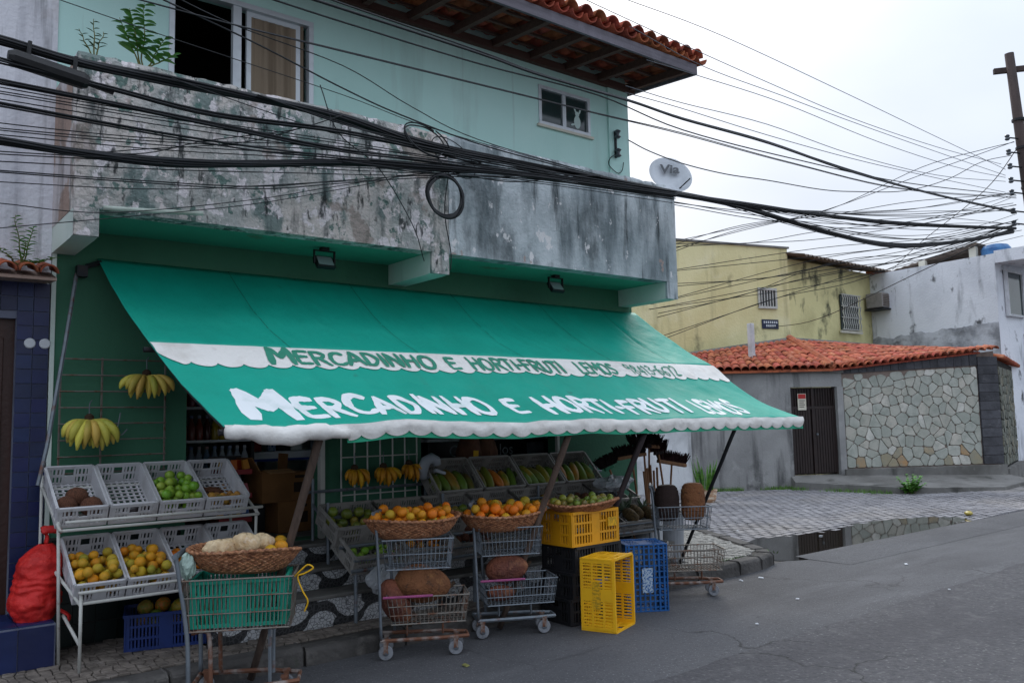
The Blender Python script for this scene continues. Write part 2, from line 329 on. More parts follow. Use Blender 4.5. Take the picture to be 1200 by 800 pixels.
D('label_blue', '#1f6fc0', [], .5)
D('wicker', '#a5714f', [('#6d4530', (30, 30, 40), .45, .62, .9, 3), ('#c99a78', 22, .56, .7, .7, 3)], .7, [(80, .6)])
D('mandarin', '#e07a14', [('#a8661c', .7, .5, .75, .5), ('#6d5a20', 2.5, .66, .74, .6)], .5, [(30, .3)], ramp=['#e8860f', '#e0700c', '#d99a1e', '#b5a02c', '#e58212', '#d46a08', '#c9901c', '#e8740a'])
D('lime_orange', '#d09a1c', [('#7f8428', .8, .5, .72, .7), ('#5a4a18', 2.5, .66, .74, .6)], .5, [(30, .3)], ramp=['#d9971a', '#c98a14', '#a8962a', '#de8a12', '#8c8f2c', '#d07c10', '#c2a024'])
D('lime', '#6f9a2a', [('#a8b04a', 9, .52, .7, .6), ('#4d7a1e', 5, .5, .7, .5)], .4, [(200, .15)], ramp=['#6fa52a', '#86a838', '#5c9424', '#9aa844', '#78a02e'])
D('green_tomato', '#6f7a2c', [('#a08434', 5, .5, .7, .6)], .35, ramp=['#57762a', '#7f8630', '#4c5f26', '#a0903c', '#5f5530'])
D('small_fruit', '#b08a3c', [('#7a5f2c', 9, .5, .7, .6)], .55, ramp=['#b5852e', '#8c7a34', '#c98f3c', '#a07040'])
D('coconut', '#7a4f3a', [('#3a231a', (14, 14, 4), .42, .62, .8), ('#8a6048', (24, 24, 5), .56, .7, .6)], .9, [(60, .8), (200, .5)])
D('aubergine', '#1e1014', [], .25)
D('root', '#6b4632', [('#4a2f22', 8, .42, .66, .8)], .85, [(40, .5)])
D('papaya', '#b08a34', [('#5f7a2c', 3.2, .45, .58, .8), ('#c98a2c', 5, .55, .7, .6)], .45, ramp=['#6f7f34', '#567a2a', '#c08a2c', '#7d6a34', '#4f7428', '#c8702a', '#6a5a34'])
D('jackfruit', '#7c4f30', [('#5a3720', 5, .42, .66, .8), ('#95683f', 12, .56, .7, .6), ('#3d281b', 22, .58, .68, .7)], .85, [(70, 1.0), (18, .6)])
D('jackfruit_red', '#7f4a36', [('#55302a', 4, .42, .62, .9), ('#a5704f', 9, .54, .68, .7), ('#35211c', 16, .6, .68, .7)], .8, [(70, 1.0), (18, .6)])
D('squash_dark', '#2c1c18', [('#1b120f', 5, .42, .66, .8)], .8, [(120, .8)])
D('cut_flesh', '#d9c09a', [('#b08a5c', 9, .48, .64, .8), ('#efe2cc', 14, .56, .7, .7)], .55, [(50, .6)])
D('banana', '#b9a030', [('#8c8428', 6, .5, .7, .6), ('#5a4a1c', 22, .66, .76, .7)], .55, rnd=.2, hue=.025)
D('banana_green', '#cdb552', [('#a3a440', 4, .54, .7, .7), ('#4a3c18', 22, .66, .76, .7)], .55, rnd=.2, hue=.03)
D('banana_ripe', '#c8901c', [('#9c6a14', 8, .5, .7, .6), ('#4a3414', 26, .64, .75, .7)], .55, rnd=.2, hue=.015)
D('crown', '#3a2a1c', [], .9)
D('tip', '#1e1710', [], .9)
D('sack_red', '#c41e1a', [('#8d1412', 5, .42, .66, .7), ('#dd3a2c', 30, .55, .7, .6)], .6, [(160, .5), (14, .5)])
D('bag', '#b9bcc0', [('#8f959a', 9, .45, .7, .7)], .25, [(25, .6)], alpha=.75)
D('bag_green', '#a9bdb2', [('#7f958b', 9, .45, .7, .7)], .35, [(25, .6)])
D('rope', '#d0a012', [], .7)
D('broom_dark', '#1d1416', [('#33211f', 30, .45, .66, .8)], .95, [(90, .8)])
D('broom_maroon', '#3a1d20', [('#24110f', 30, .45, .66, .8)], .95, [(90, .8)])
D('broom_wood', '#8a6243', [('#6a4830', (20, 20, 2), .42, .66, .8)], .7)
D('broom_green', '#1f6b4c', [], .5)
D('bin_grey', '#8d9095', [('#6f7277', 6, .45, .7, .7)], .5)
D('bin_white', '#b9bcc0', [('#9a9da1', 6, .45, .7, .7)], .5)
D('pineapple_leaf', '#3a4a34', [('#232d22', 8, .42, .66, .8)], .6)
D('pineapple_skin', '#5d4a2c', [('#3a2e1c', 30, .42, .6, .9)], .8, [(70, .8)])
D('cardboard', '#8a6038', [('#6e4a2a', 4, .45, .7, .7)], .85, [(30, .1)])
D('cardboard_print', '#33241c', [], .85)
D('cardboard_inside', '#b0845a', [], .85)
D('interior', '#cfd5d2', [('#878d8a', 2, .45, .7, .6)], .8)
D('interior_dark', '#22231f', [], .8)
D('counter_white', '#d8dde2', [('#8e949a', 4, .5, .7, .5)], .5)
D('stripe_blue', '#1f3f8a', [], .5)
D('freezer', '#14171c', [], .4)
D('freezer_letter', '#a8adb3', [], .5)
D('poster', '#6f7782', [('#4a515b', 12, .5, .6, .8)], .6)
D('bottle', '#444444', [], .2, spec=.6, ramp=['#8a1f28', '#a8a020', '#2c6f3a', '#7a2030', '#b09418', '#324a78', '#96301f', '#1c1c20'])
D('bottle_clear', '#8794a0', [], .15, ramp=['#7d8894', '#a0a8ae', '#5f7a94', '#98a0a4'])
D('cap', '#b6bcc4', [], .5, ramp=['#c4c8cc', '#3a5f9a', '#b8b8b8', '#9a3030'])
D('snack', '#b08a20', [], .35, ramp=['#c99a18', '#b03020', '#c0a030', '#2c5a9a', '#c84820', '#d0b040'])
D('shelf_red', '#8f1f24', [], .5)
D('scale_grey', '#9aa0a8', [], .4)
D('leaf_litter', '#6b6a3a', [], .8)
D('seam', '#06594a', [], .7)
D('paper', '#c9ccd0', [], .8)

# puddle ripple + wave mosaic shader
def wave_mosaic():
    m = bpy.data.materials.new('wave_mosaic'); m.use_nodes = True; t = m.node_tree; n = t.nodes; lk = t.links.new; p = n['Principled BSDF']
    tc = n.new('ShaderNodeTexCoord'); sp = n.new('ShaderNodeSeparateXYZ'); lk(tc.outputs['Object'], sp.inputs[0])
    def math_(op, a, b=None):
        q = n.new('ShaderNodeMath'); q.operation = op
        for i, x in enumerate((a, b)):
            if x is None: continue
            if isinstance(x, (int, float)): q.inputs[i].default_value = x
            else: lk(x, q.inputs[i])
        return q.outputs[0]
    nz = n.new('ShaderNodeTexNoise'); nz.inputs['Scale'].default_value = 30; lk(tc.outputs['Object'], nz.inputs['Vector'])
    jit = math_('MULTIPLY', math_('SUBTRACT', nz.outputs['Fac'], .5), .012)
    xj = math_('ADD', sp.outputs[0], jit); zj = math_('ADD', sp.outputs[2], jit)
    PER = .46
    s_ = math_('SINE', math_('MULTIPLY', xj, 2 * math.pi / PER))
    sh = math_('MULTIPLY', math_('SIGN', s_), math_('POWER', math_('ABSOLUTE', s_), .6))
    band = math_('LESS_THAN', math_('ABSOLUTE', math_('SUBTRACT', zj, math_('ADD', math_('MULTIPLY', sh, .07), .095))), .036)
    def disc(x0, z0, r):
        dx = math_('SUBTRACT', math_('MODULO', math_('ADD', xj, 4.0 + PER / 2 - x0), PER), PER / 2); dz = math_('SUBTRACT', zj, z0)
        return math_('LESS_THAN', math_('ADD', math_('MULTIPLY', dx, dx), math_('MULTIPLY', dz, dz)), r * r)
    blk = math_('MAXIMUM', band, math_('MAXIMUM', disc(PER * .25, .02, .055), disc(PER * .75, .185, .05)))
    vo = n.new('ShaderNodeTexVoronoi'); vo.feature = 'DISTANCE_TO_EDGE'; vo.inputs['Scale'].default_value = 36; lk(tc.outputs['Object'], vo.inputs['Vector'])
    edge = n.new('ShaderNodeMapRange'); edge.inputs[1].default_value = .03; edge.inputs[2].default_value = .1; lk(vo.outputs['Distance'], edge.inputs[0])
    vc = n.new('ShaderNodeTexVoronoi'); vc.inputs['Scale'].default_value = 36; lk(tc.outputs['Object'], vc.inputs['Vector'])
    wv = n.new('ShaderNodeMix'); wv.data_type = 'RGBA'; wv.inputs[6].default_value = (*srgb('#a5a6a8'), 1); wv.inputs[7].default_value = (*srgb('#c0c1c2'), 1); lk(vc.outputs['Color'], wv.inputs[0])
    a = n.new('ShaderNodeMix'); a.data_type = 'RGBA'; lk(wv.outputs[2], a.inputs[6]); a.inputs[7].default_value = (*srgb('#1a1a1c'), 1); lk(blk, a.inputs[0])
    b = n.new('ShaderNodeMix'); b.data_type = 'RGBA'; b.inputs[6].default_value = (*srgb('#606062'), 1); lk(a.outputs[2], b.inputs[7])
    mx = math_('MAXIMUM', edge.outputs[0], math_('MULTIPLY', blk, .7)); lk(mx, b.inputs[0])
    lk(b.outputs[2], p.inputs['Base Color']); p.inputs['Roughness'].default_value = .45
    bp = n.new('ShaderNodeBump'); bp.inputs['Strength'].default_value = .4; bp.inputs['Distance'].default_value = .004; lk(edge.outputs[0], bp.inputs['Height']); lk(bp.outputs[0], p.inputs['Normal'])
    MAT['wave_mosaic'] = m
wave_mosaic()
# ------------------------------------------------------------------ world-coordinate things
_put = put
WORLD = set()
def put(name, me, parent=None, **k):
    o = _put(name, me, parent, **k)
    if parent is not None and parent.name in WORLD:
        o.matrix_parent_inverse = Matrix.LocRotScale(parent.location, parent.rotation_euler, None).inverted()
    return o
def wthing(name, label, cat, loc, group=None):
    o = thing(name, label, cat, loc, group=group); WORLD.add(o.name); return o
def holes_wall(x0, x1, z0, z1, holes, y0, y1, mb=None):
    mb = mb or MB()
    xs = sorted({x0, x1, *[h[0] for h in holes], *[h[1] for h in holes]}); 
    for a, b in zip(xs, xs[1:]):
        zz = [z0]
        for h in sorted(holes, key=lambda h: h[2]):
            if h[0] < b - 1e-6 and h[1] > a + 1e-6: zz += [h[2], h[3]]
        zz.append(z1)
        for i in range(0, len(zz), 2):
            if zz[i + 1] - zz[i] > 1e-4: mb.b2(a, b, y0, y1, zz[i], zz[i + 1])
    return mb

# ------------------------------------------------------------------ ground
def wobble_strip(pts, dn, n=1): return pts
struct(MB().poly([(-400, -400, -.03), (400, -400, -.03), (400, 400, -.03), (-400, 400, -.03)]).build('ground', 'concrete'))
struct(MB().poly([(-90, -7, -.006), (120, -7, -.006), (120, 6.0, -.006), (-90, 6.0, -.006)]).build('road', 'asphalt_coarse'))
# smoother, newer asphalt along the kerb, with a frayed edge
def edgeY(x): return 3.72 + .02 * (x - 5) + .05 * noise.noise((x * 1.3, 2, 0)) + .03 * noise.noise((x * 6, 5, 0))
m = MB(); xs = [-8 + .12 * i for i in range(400)]
m.add([p for x in xs for p in ((x, edgeY(x), -.0056), (x, edgeY(x) + .3, -.001), (x, 5.62, .002))], [f for i in range(len(xs) - 1) for f in ((3 * i, 3 * i + 3, 3 * i + 4, 3 * i + 1), (3 * i + 1, 3 * i + 4, 3 * i + 5, 3 * i + 2))])
struct(m.build('road_resurfacing', 'asphalt'))
# paved sidewalk with kerb stones: outline goes round the corner into the side alley
corner = [(7.2, 5.47), (7.6, 5.5), (7.95, 5.6), (8.2, 5.82), (8.4, 6.15), (8.75, 6.75), (9.1, 7.4), (9.3, 8.2)]
SW = [(-6, 5.47)] + corner + [(9.3, 9.5), (-6, 9.5)]
side = struct(MB().prism([(x, y, -.02) for x, y in SW], (0, 0, .125)).build('sidewalk', 'mortar'))
# mosaic stones: jittered quads with open joints
def inside(p, poly):
    c = False; j = len(poly) - 1
    for i in range(len(poly)):
        if (poly[i][1] > p[1]) != (poly[j][1] > p[1]) and p[0] < (poly[j][0] - poly[i][0]) * (p[1] - poly[i][1]) / (poly[j][1] - poly[i][1]) + poly[i][0]: c = not c
        j = i
    return c
def mosaic(x0, x1, y0, y1, s, z, poly, jit=.32, gap=.1, h=.012):
    m = MB(); nx, ny = int((x1 - x0) / s), int((y1 - y0) / s); rg = random.Random(3)
    P = [[(x0 + (i + rg.uniform(-jit, jit)) * s, y0 + (j + rg.uniform(-jit, jit)) * s) for i in range(nx + 1)] for j in range(ny + 1)]
    for j in range(ny):
        for i in range(nx):
            q = [P[j][i], P[j][i + 1], P[j + 1][i + 1], P[j + 1][i]]; c = (sum(a[0] for a in q) / 4, sum(a[1] for a in q) / 4)
            if not all(inside(a, poly) for a in q): continue
            q = [(a[0] + (c[0] - a[0]) * gap, a[1] + (c[1] - a[1]) * gap) for a in q]; t = [(a[0] + (c[0] - a[0]) * .16, a[1] + (c[1] - a[1]) * .16) for a in q]
            zz = z + rg.uniform(-.004, .005)
            m.add([(a[0], a[1], z - h) for a in q] + [(a[0], a[1], zz - .003) for a in q] + [(a[0], a[1], zz) for a in t],
                  [(8, 9, 10, 11)] + [(k + o, (k + 1) % 4 + o, (k + 1) % 4 + 4 + o, k + 4 + o) for o in (0, 4) for k in range(4)])
    return m
inner = [(-1, 5.62), (7.25, 5.62), (7.75, 5.68), (8.05, 5.85), (8.25, 6.2), (8.6, 6.8), (8.95, 7.45), (9.15, 8.2), (9.15, 9.3), (7.15, 9.3), (7.15, 6.66), (6.85, 5.94), (2.06, 5.94), (2.06, 6.66), (-1, 6.66)]
mosaic(.6, 6.6, 5.6, 6.7, .062, .118, inner).build('paving_stones', 'mosaic_stone', side, kind='stuff')
mosaic(6.6, 9.2, 5.6, 9.3, .06, .118, inner).build('paving_stones', 'mosaic_light', side, kind='stuff')
kline = [(-1, 5.45), (.0, 5.45), (.82, 5.45), (1.63, 5.455), (2.5, 5.45), (3.28, 5.45), (4.15, 5.455), (4.98, 5.45), (5.8, 5.45), (6.55, 5.455)] + [(x, y - .02) for x, y in corner[:-1]] 
for a, b in zip(kline, kline[1:]):
    d = Vector((b[0] - a[0], b[1] - a[1], 0)); l = d.length; d.normalize(); n_ = Vector((-d.y, d.x, 0))
    o0 = Vector((*a, 0)) + d * .008; o1 = Vector((*b, 0)) - d * .008; wd = .15; hh = .125 + U(-.008, .008)
    mm = MB(); prof = [(-.012, -.02), (-.004, hh - .03), (.02, hh), (wd, hh - .004), (wd, -.02)]
    k = len(prof); vsx = []
    for o in (o0, o0 + (o1 - o0) * .5, o1):
        for (q, z) in prof: vsx.append(o + n_ * (q + U(-.006, .006)) + Vector((0, 0, z + U(-.005, .005))))
    mm.add(vsx, [(i * k + j, i * k + j + 1, (i + 1) * k + j + 1, (i + 1) * k + j) for i in range(2) for j in range(k - 1)] + [tuple(range(k)), tuple(range(3 * k - 1, 2 * k - 1, -1))])
    mm.build('kerb_stone', 'kerb', side, bevel=.008)
# side alley of interlocking pavers
AL = [(7.35, 5.6), (9.2, 5.62), (13, 5.62), (16.5, 5.75), (24, 5.9), (24, 7.4), (20.6, 8.2), (14.0, 12.1), (7.2, 15), (7.2, 9.2), (9.35, 9.2), (9.35, 8.1), (9.1, 7.3), (8.45, 6.1), (8.22, 5.8)]
alley = struct(MB().poly([(x, y, -.002) for x, y in AL]).build('alley_ground', 'paver_bed'))
m = MB(); rg = random.Random(5)
for j in range(90):
    y = 5.6 + j * .106
    for i in range(82):
        x = 7.3 + i * .206 + (j % 2) * .103
        if not (inside((x - .1, y), AL) and inside((x + .1, y + .1), AL)): continue
        z = .014 + .02 * noise.noise((x * .6, y * .6, 1)) + rg.uniform(-.003, .003) - .06 * max(0, 1 - abs(y - 6.02 - .1 * noise.noise((x * .8, 3, 0))) / .8) * min(1, max(0, (14.0 - x) / 2.5))
        a, b = .094, .045
        m.box((x + rg.uniform(-.012, .012), y + .05 + rg.uniform(-.006, .006), z - .01), (2 * a * rg.uniform(.86, 1.03), 2 * b * rg.uniform(.86, 1.05), .024), (rg.uniform(-.03, .03), rg.uniform(-.03, .03), rg.uniform(-.06, .06)), .93)
m.build('paver', 'paver', alley, kind='stuff')
# gutter puddle along the alley mouth
pts = []
top = [(8.3, 6.0), (8.75, 6.6), (9.4, 6.85), (10.14, 7.0), (11.2, 6.85), (12.4, 6.65), (13.5, 6.3), (14.2, 5.95)]
bot = [(13.6, 5.68), (11.6, 5.56), (10.3, 5.52), (9.3, 5.47), (8.8, 5.46), (8.42, 5.52), (8.2, 5.7)]
P = catmull([(x, y, .005) for x, y in top + bot + [top[0]]], 10)[:-1]
P = [(p.x + .05 * noise.noise((p.x * 3, p.y * 3, 0)), p.y + .04 * noise.noise((p.x * 4, p.y * 4, 7)), .005) for p in P]
struct(MB().poly(P).build('puddle', 'water'))
# slight rise of the road edge that holds the puddle back
m = MB(); xs = [8.5 + .15 * i for i in range(56)]
m.add([p for x in xs for p in ((x, 5.0, .003), (x, 5.28 + .03 * noise.noise((x * 2, 0, 0)), .005 + .025 * min(1, (x - 8.5))), (x, 5.5 + .03 * noise.noise((x * 3, 1, 0)), .006 + .03 * min(1, (x - 8.5))), (x, 5.66, .02))], [(4 * i + k, 4 * i + 4 + k, 4 * i + 5 + k, 4 * i + 1 + k) for i in range(len(xs) - 1) for k in range(3)])
struct(m.build('road_edge', 'asphalt', smooth=True))

# ------------------------------------------------------------------ the shop
YW, YB = 6.7, 5.97
shop = wthing('shop_building', 'two storey mint and green corner shop with stained concrete balcony', 'building', (4, 6.7, .1))
holes = [(2.1, 3.24, .66, 2.25), (4.22, 5.92, .66, 2.25)]
holes_wall(1.175, 7.08, .1, 3.19, holes, YW, YW + .18).build('ground_floor_wall', 'green_wall', shop)
MB().b2(6.9, 7.08, YW + .18, 12, .1, 3.19).build('side_wall', 'grey_render', shop)
w1, w2 = (1.92, 3.15, 4.25, 5.14), (5.75, 6.51, 4.76, 5.2)
holes_wall(1.08, 7.1, 3.19, 5.66, [w1, w2], YW, YW + .18).build('upper_wall', 'mint', shop)
MB().b2(6.79, 7.112, YW - .02, YW - .001, 3.2, 5.45).build('pilaster', 'mint', shop)
MB().b2(6.92, 7.1, YW + .18, 12, 3.19, 5.58).b2(1.08, 1.26, YW + .18, 12, 3.19, 5.58).b2(1.26, 6.92, 11.8, 12, .1, 5.58).build('upper_side_wall', 'mint', shop)
# interior room
MB().b2(1.3, 6.9, 6.9, 10.4, .5, .66).build('shop_floor', 'concrete', shop)
MB().b2(1.17, 6.9, 10.2, 10.4, .66, 2.9).b2(1.175, 1.3, 6.9, 10.2, .66, 2.9).b2(6.75, 6.9, 6.9, 10.2, .66, 2.9).b2(3.5, 3.6, 8.6, 10.2, .66, 2.9).build('interior_wall', 'interior', shop)
MB().b2(1.17, 6.9, 6.88, 10.4, 2.9, 3.0).build('interior_ceiling', 'interior', shop)
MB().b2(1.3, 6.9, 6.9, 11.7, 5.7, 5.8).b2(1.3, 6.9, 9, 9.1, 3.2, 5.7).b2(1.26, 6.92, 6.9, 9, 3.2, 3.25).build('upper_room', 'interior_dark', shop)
MB().b2(1.145, 1.174, YW - .012, YW + .1, .3, 2.86).build('edge_strip', 'beam_white', shop)
MB().b2(3.2, 3.24, YW - .04, YW + .02, .34, 2.2).build('door_frame', 'white_paint', shop)
MB().b2(5.88, 5.91, YW - .02, YW + .02, .66, 2.2).build('door_frame', 'white_paint', shop)
# dark tiled dado under the left rack
dd = MB().b2(1.18, 2.05, YW - .014, YW - .001, .1, .86).build('dado', 'mortar', shop)
tl = MB().b2(-.071, .071, -.008, 0, -.071, .071).mesh('tile', 'dark_tile')
for i in range(6):
    for j in range(5): put('tile', tl, dd, loc=(1.26 + i * .146, YW - .0145, .18 + j * .148))
# balcony
zs = 3.045
MB().b2(1.14, 7.04, YB + .15, YW - .001, zs, 3.19).build('balcony_slab', 'soffit', shop)
def rough_parapet(x0, x1, name, mt, seed):
    def fn(a, b):
        x = x0 + (x1 - x0) * a
        # profile: bottom inner -> bottom outer -> top outer -> top inner
        prof = [(YB + .15, zs), (YB, zs), (YB, 3.4), (YB, 3.75), (YB, 4.07), (YB + .015, 4.1), (YB + .13, 4.1), (YB + .15, 4.08), (YB + .15, 3.19)]
        k = min(int(b * (len(prof) - 1) + .5), len(prof) - 1); y, z = prof[k]
        if z > 3.9: z += .018 * noise.noise((x * 4, seed, 0)) + .012 * noise.noise((x * 15, seed, 2))
        if k in (2, 3): y += .008 * noise.noise((x * 3, z * 3, seed))
        return (x, y, z)
    m = MB().grid(fn, 90, 9)
    m.poly([fn(0, k / 8) for k in range(9)][::-1]); m.poly([fn(1, k / 8) for k in range(9)])
    return m.build(name, mt, shop)
rough_parapet(1.14, 4.068, 'balcony_parapet', 'parapet_peeling', 1)['label'] = 'peeling grey, pink and green patched half of the balcony wall'
rough_parapet(4.072, 7.04, 'balcony_parapet', 'parapet', 4)['label'] = 'grey half of the balcony wall streaked with black mould'
MB().b2(1.137, 1.27, YB + .151, YW - .001, zs - .002, 4.07).build('balcony_side', 'side_plaster', shop)
MB().b2(6.9, 7.043, YB + .151, YW - .001, 3.19, 4.07).build('balcony_side', 'parapet', shop)
for (a, b, mt) in ((1.14, 1.29, 'parapet_peeling'), (3.89, 4.068, 'parapet_peeling'), (6.87, 7.038, 'parapet')):
    bm_ = MB().prism([(a, YW - .001, zs - .001), (a, YB + .03, zs - .001), (a, YB + .03, zs - .18), (a, YB + .12, zs - .185), (a, YW - .001, zs - .185)], (b - a, 0, 0)).build('beam', 'beam_white', shop)
    MB().b2(a, b, YB + .001, YB + .0295, zs - .182, zs - .001).build('beam_end', mt, bm_)
# soil, rubble and pipe on the balcony
MB().tube(catmull([(1.31, 5.94, 3.052), (1.6, 5.93, 3.07), (1.95, 5.93, 3.1)], 4), .016, 8).build('overflow_pipe', 'pvc', shop, smooth=True)
# roof: fascia, rafters, pan and cover tiles
EY, EZ, SL = 5.79, 5.35, math.atan2(.08, .9)
def rz(y): return EZ + (y - EY) * math.tan(SL)
roof = MB().b2(1.0, 7.26, EY - .03, EY, EZ - .0, EZ + .11).build('fascia_board', 'fascia', shop)
roof = MB().prism([(1.0, 6.72, rz(6.72) + .12), (1.0, 9.4, rz(9.4) + .9), (1.0, 9.4, rz(9.4) + .95), (1.0, 6.72, rz(6.72) + .17)], (6.3, 0, 0)).build('roof', 'roof_wood', shop)
MB().prism([(7.24, EY - .02, EZ), (7.24, YW + .2, rz(YW + .2)), (7.24, YW + .2, rz(YW + .2) + .11), (7.24, EY - .02, EZ + .11)], (.03, 0, 0)).build('barge_board', 'fascia', roof)
MB().b2(1.0, 7.2, YW - .06, YW - .002, rz(YW) - .03, rz(YW) + .05).build('wall_plate', 'roof_wood', roof)
raf = MB().prism([(0, EY, EZ), (0, YW, rz(YW)), (0, YW, rz(YW) + .08), (0, EY, EZ + .08)], (.06, 0, 0)).mesh('rafter', 'roof_wood')
for i in range(13): put('rafter', raf, roof, loc=(1.1 + i * .5, 0, 0))
for yy in (6.02, 6.28, 6.54): MB().b2(1.0, 7.24, yy, yy + .035, rz(yy) + .083, rz(yy) + .108).build('batten', 'roof_wood', roof)
def barrel(r0, r1, l, up=1, n=8, th=.012):
    m = MB(); V = []
    for (rr, y) in ((r0, 0), (r1, l)):
        for d in (0, th):
            for k in range(n + 1):
                a = math.pi * k / n; V.append(((rr - d) * math.cos(a), y, up * (rr - d) * math.sin(a)))
    k = n + 1; F = []
    for i in range(n): F += [(i, i + 1, 2 * k + i + 1, 2 * k + i), (k + i, 3 * k + i, 3 * k + i + 1, k + i + 1), (i, k + i, k + i + 1, i + 1), (2 * k + i, 2 * k + i + 1, 3 * k + i + 1, 3 * k + i)]
    F += [(0, 2 * k, 3 * k, k), (n, k + n, 3 * k + n, 2 * k + n)]
    return m.add(V, F)
cov = barrel(.086, .07, .42).mesh('cover_tile', 'terracotta', True); pan = barrel(.075, .09, .42, -1).mesh('pan_tile', 'terracotta', True)
PI = math.pi
for i in range(34):
    for j in range(3):
        x = 1.05 + i * .187; y = EY - .09 + j * .36
        sl = SL + .05
        put('pan_tile', pan, roof, loc=(x + .0935, y + .02, rz(y) + .2 + U(-.004, .004)), rot=(sl, 0, U(-.02, .02)))
        put('cover_tile', cov, roof, loc=(x, y + U(-.012, .012), rz(y) + .185 + j * .012 + U(-.005, .005)), rot=(sl, U(-.04, .04), U(-.03, .03)))
# windows
def window(x0, x1, z0, z1, name='window', fw=.05):
    y = YW - .012
    fr = MB().b2(x0, x1, y, y + .07, z1 - fw, z1).b2(x0, x1, y, y + .07, z0, z0 + fw).b2(x0, x0 + fw, y, y + .07, z0 + fw, z1 - fw).b2(x1 - fw, x1, y, y + .07, z0 + fw, z1 - fw).build(name, 'aluminium', shop, bevel=.004)
    return fr
fr = window(w1[0], w1[1], w1[2], w1[3], fw=.045)
fr['label'] = 'wide sliding window, left leaf open and dark, right leaf with brown curtain'
xm = 2.47
MB().b2(xm - .035, xm + .035, YW + .0, YW + .05, w1[2] + .045, w1[3] - .045).b2(xm + .09, xm + .13, YW + .03, YW + .06, w1[2] + .045, w1[3] - .045).b2(3.0, 3.04, YW + .03, YW + .06, w1[2] + .045, w1[3] - .045).b2(xm + .13, 3.0, YW + .03, YW + .06, w1[3] - .09, w1[3] - .045).build('sash', 'aluminium', fr)
MB().b2(xm + .13, 3.0, YW + .042, YW + .048, w1[2] + .045, w1[3] - .09).build('pane', 'glass_pane', fr).hide_render = False
MB().grid(lambda a, b: (xm + .12 + a * .48, YW + .036 - .006 * math.sin(a * 46), w1[2] + .05 + b * .81), 60, 2).build('curtain', 'curtain', fr, smooth=True)
fr = window(*w2, fw=.04); fr['label'] = 'small two pane window with a pale bird sticker'
MB().b2(w2[0] - .03, w2[1] + .03, YW - .03, YW - .001, w2[2] - .03, w2[2] - .002).build('sill', 'cream', fr)
MB().b2(6.1, 6.15, YW, YW + .05, w2[2] + .04, w2[3] - .04).build('sash', 'aluminium', fr)
MB().b2(w2[0] + .04, 6.1, YW + .02, YW + .028, w2[2] + .04, w2[3] - .04).build('pane', 'glass_pane', fr)
p2 = MB().b2(6.15, w2[1] - .04, YW + .02, YW + .028, w2[2] + .04, w2[3] - .04).build('pane', 'glass_pane', fr)
st = MB()
def ell(cx, cz, a, b, rot=0, n=14, y=YW + .016):
    return [(cx + a * math.cos(t) * math.cos(rot) - b * math.sin(t) * math.sin(rot), y, cz + a * math.cos(t) * math.sin(rot) + b * math.sin(t) * math.cos(rot)) for t in [2 * PI * i / n for i in range(n)]]
st.poly(ell(6.33, 4.9, .05, .075)); st.poly(ell(6.33, 4.99, .03, .032, y=YW + .0155)); st.poly(ell(6.3, 5.03, .012, .04, .5, y=YW + .015)); st.poly(ell(6.37, 5.03, .012, .04, -.4, y=YW + .015)); st.poly(ell(6.26, 4.86, .03, .012, .3, y=YW + .015))
st.build('sticker', 'sticker', fr)
# steps with wave mosaic risers
for (y, z0, z1) in ((5.95, .1, .34), (6.2, .34, .5), (6.45, .5, .655)):
    s_ = put('step', MB().b2(2.06, 6.85, y, y + .26 if z1 < .6 else y + .24, .001, z1 - z0 - .03).mesh('step', 'wave_mosaic'), shop, loc=(0, 0, z0))
    MB().b2(2.05, 6.86, y - .015, (y + .249 if z1 < .6 else YW + .2), z1 - z0 - .03, z1 - z0).build('nosing', 'nosing', s_, bevel=.008)

# ------------------------------------------------------------------ awning
awn = wthing('awning', 'green canvas shop awning with white scalloped edges and painted shop name', 'awning', (4.4, 5.7, .0))
BL, BR = Vector((1.44, 6.69, 2.85)), Vector((7.12, 6.69, 2.8)); MLp, MRp = Vector((1.546, 5.7, 2.147)), Vector((7.227, 5.7, 2.13)); FLp, FRp = Vector((1.711, 4.8, 1.60)), Vector((7.435, 4.8, 1.57))
SEAMS = (.0, .17, .36, .55, .74, .9, 1.0)
def upper(u, t):
    a = BL.lerp(BR, u); b = MLp.lerp(MRp, u); p = a.lerp(b, t)
    s = -.03 * math.sin(PI * t) * (1 + .3 * noise.noise((u * 9, t, 0))) - .022 * math.sin(PI * t) * abs(math.sin(PI * u * 4)) ** .8; s += (.012 * noise.noise((u * 22 + t * 3, t * 2.5, 3)) + .005 * noise.noise((u * 60 - t * 8, t * 6, 1))) * max(0, math.sin(PI * t)) ** .5
    for q in SEAMS[1:-1]: s -= .012 * math.exp(-((u - q) / .006) ** 2) * math.sin(PI * t)
    return p + Vector((0, -.3 * s, s))
def lower(u, t):
    a = MLp.lerp(MRp, u); b = FLp.lerp(FRp, u); p = a.lerp(b, t)
    s = -.024 * math.sin(PI * t) * (1 + .3 * noise.noise((u * 8, t, 5))) - .018 * math.sin(PI * t) * abs(math.sin(PI * u * 4)) ** .8 + (.008 * noise.noise((u * 20 - t * 2, t * 2, 8)) + .004 * noise.noise((u * 55 + t * 7, t * 5, 6))) * max(0, math.sin(PI * t)) ** .5
    s += t ** 3 * (.022 * noise.noise((u * 7.0, 0, 9)) + .012 * noise.noise((u * 17, 0, 2)))
    s -= .1 * max(0, (u - .93) / .07) * math.sin(PI * t) * .5
    return p + Vector((0, -.3 * s, s))
can = MB().grid(upper, 320, 22)
can.grid(lower, 320, 22)
c_ = can.build('canopy', 'awning', awn, smooth=True); so = c_.modifiers.new('cloth', 'SOLIDIFY'); so.thickness = .004
def scallop(u, k, d): return d * (abs(math.sin(PI * u * k)) ** .6)
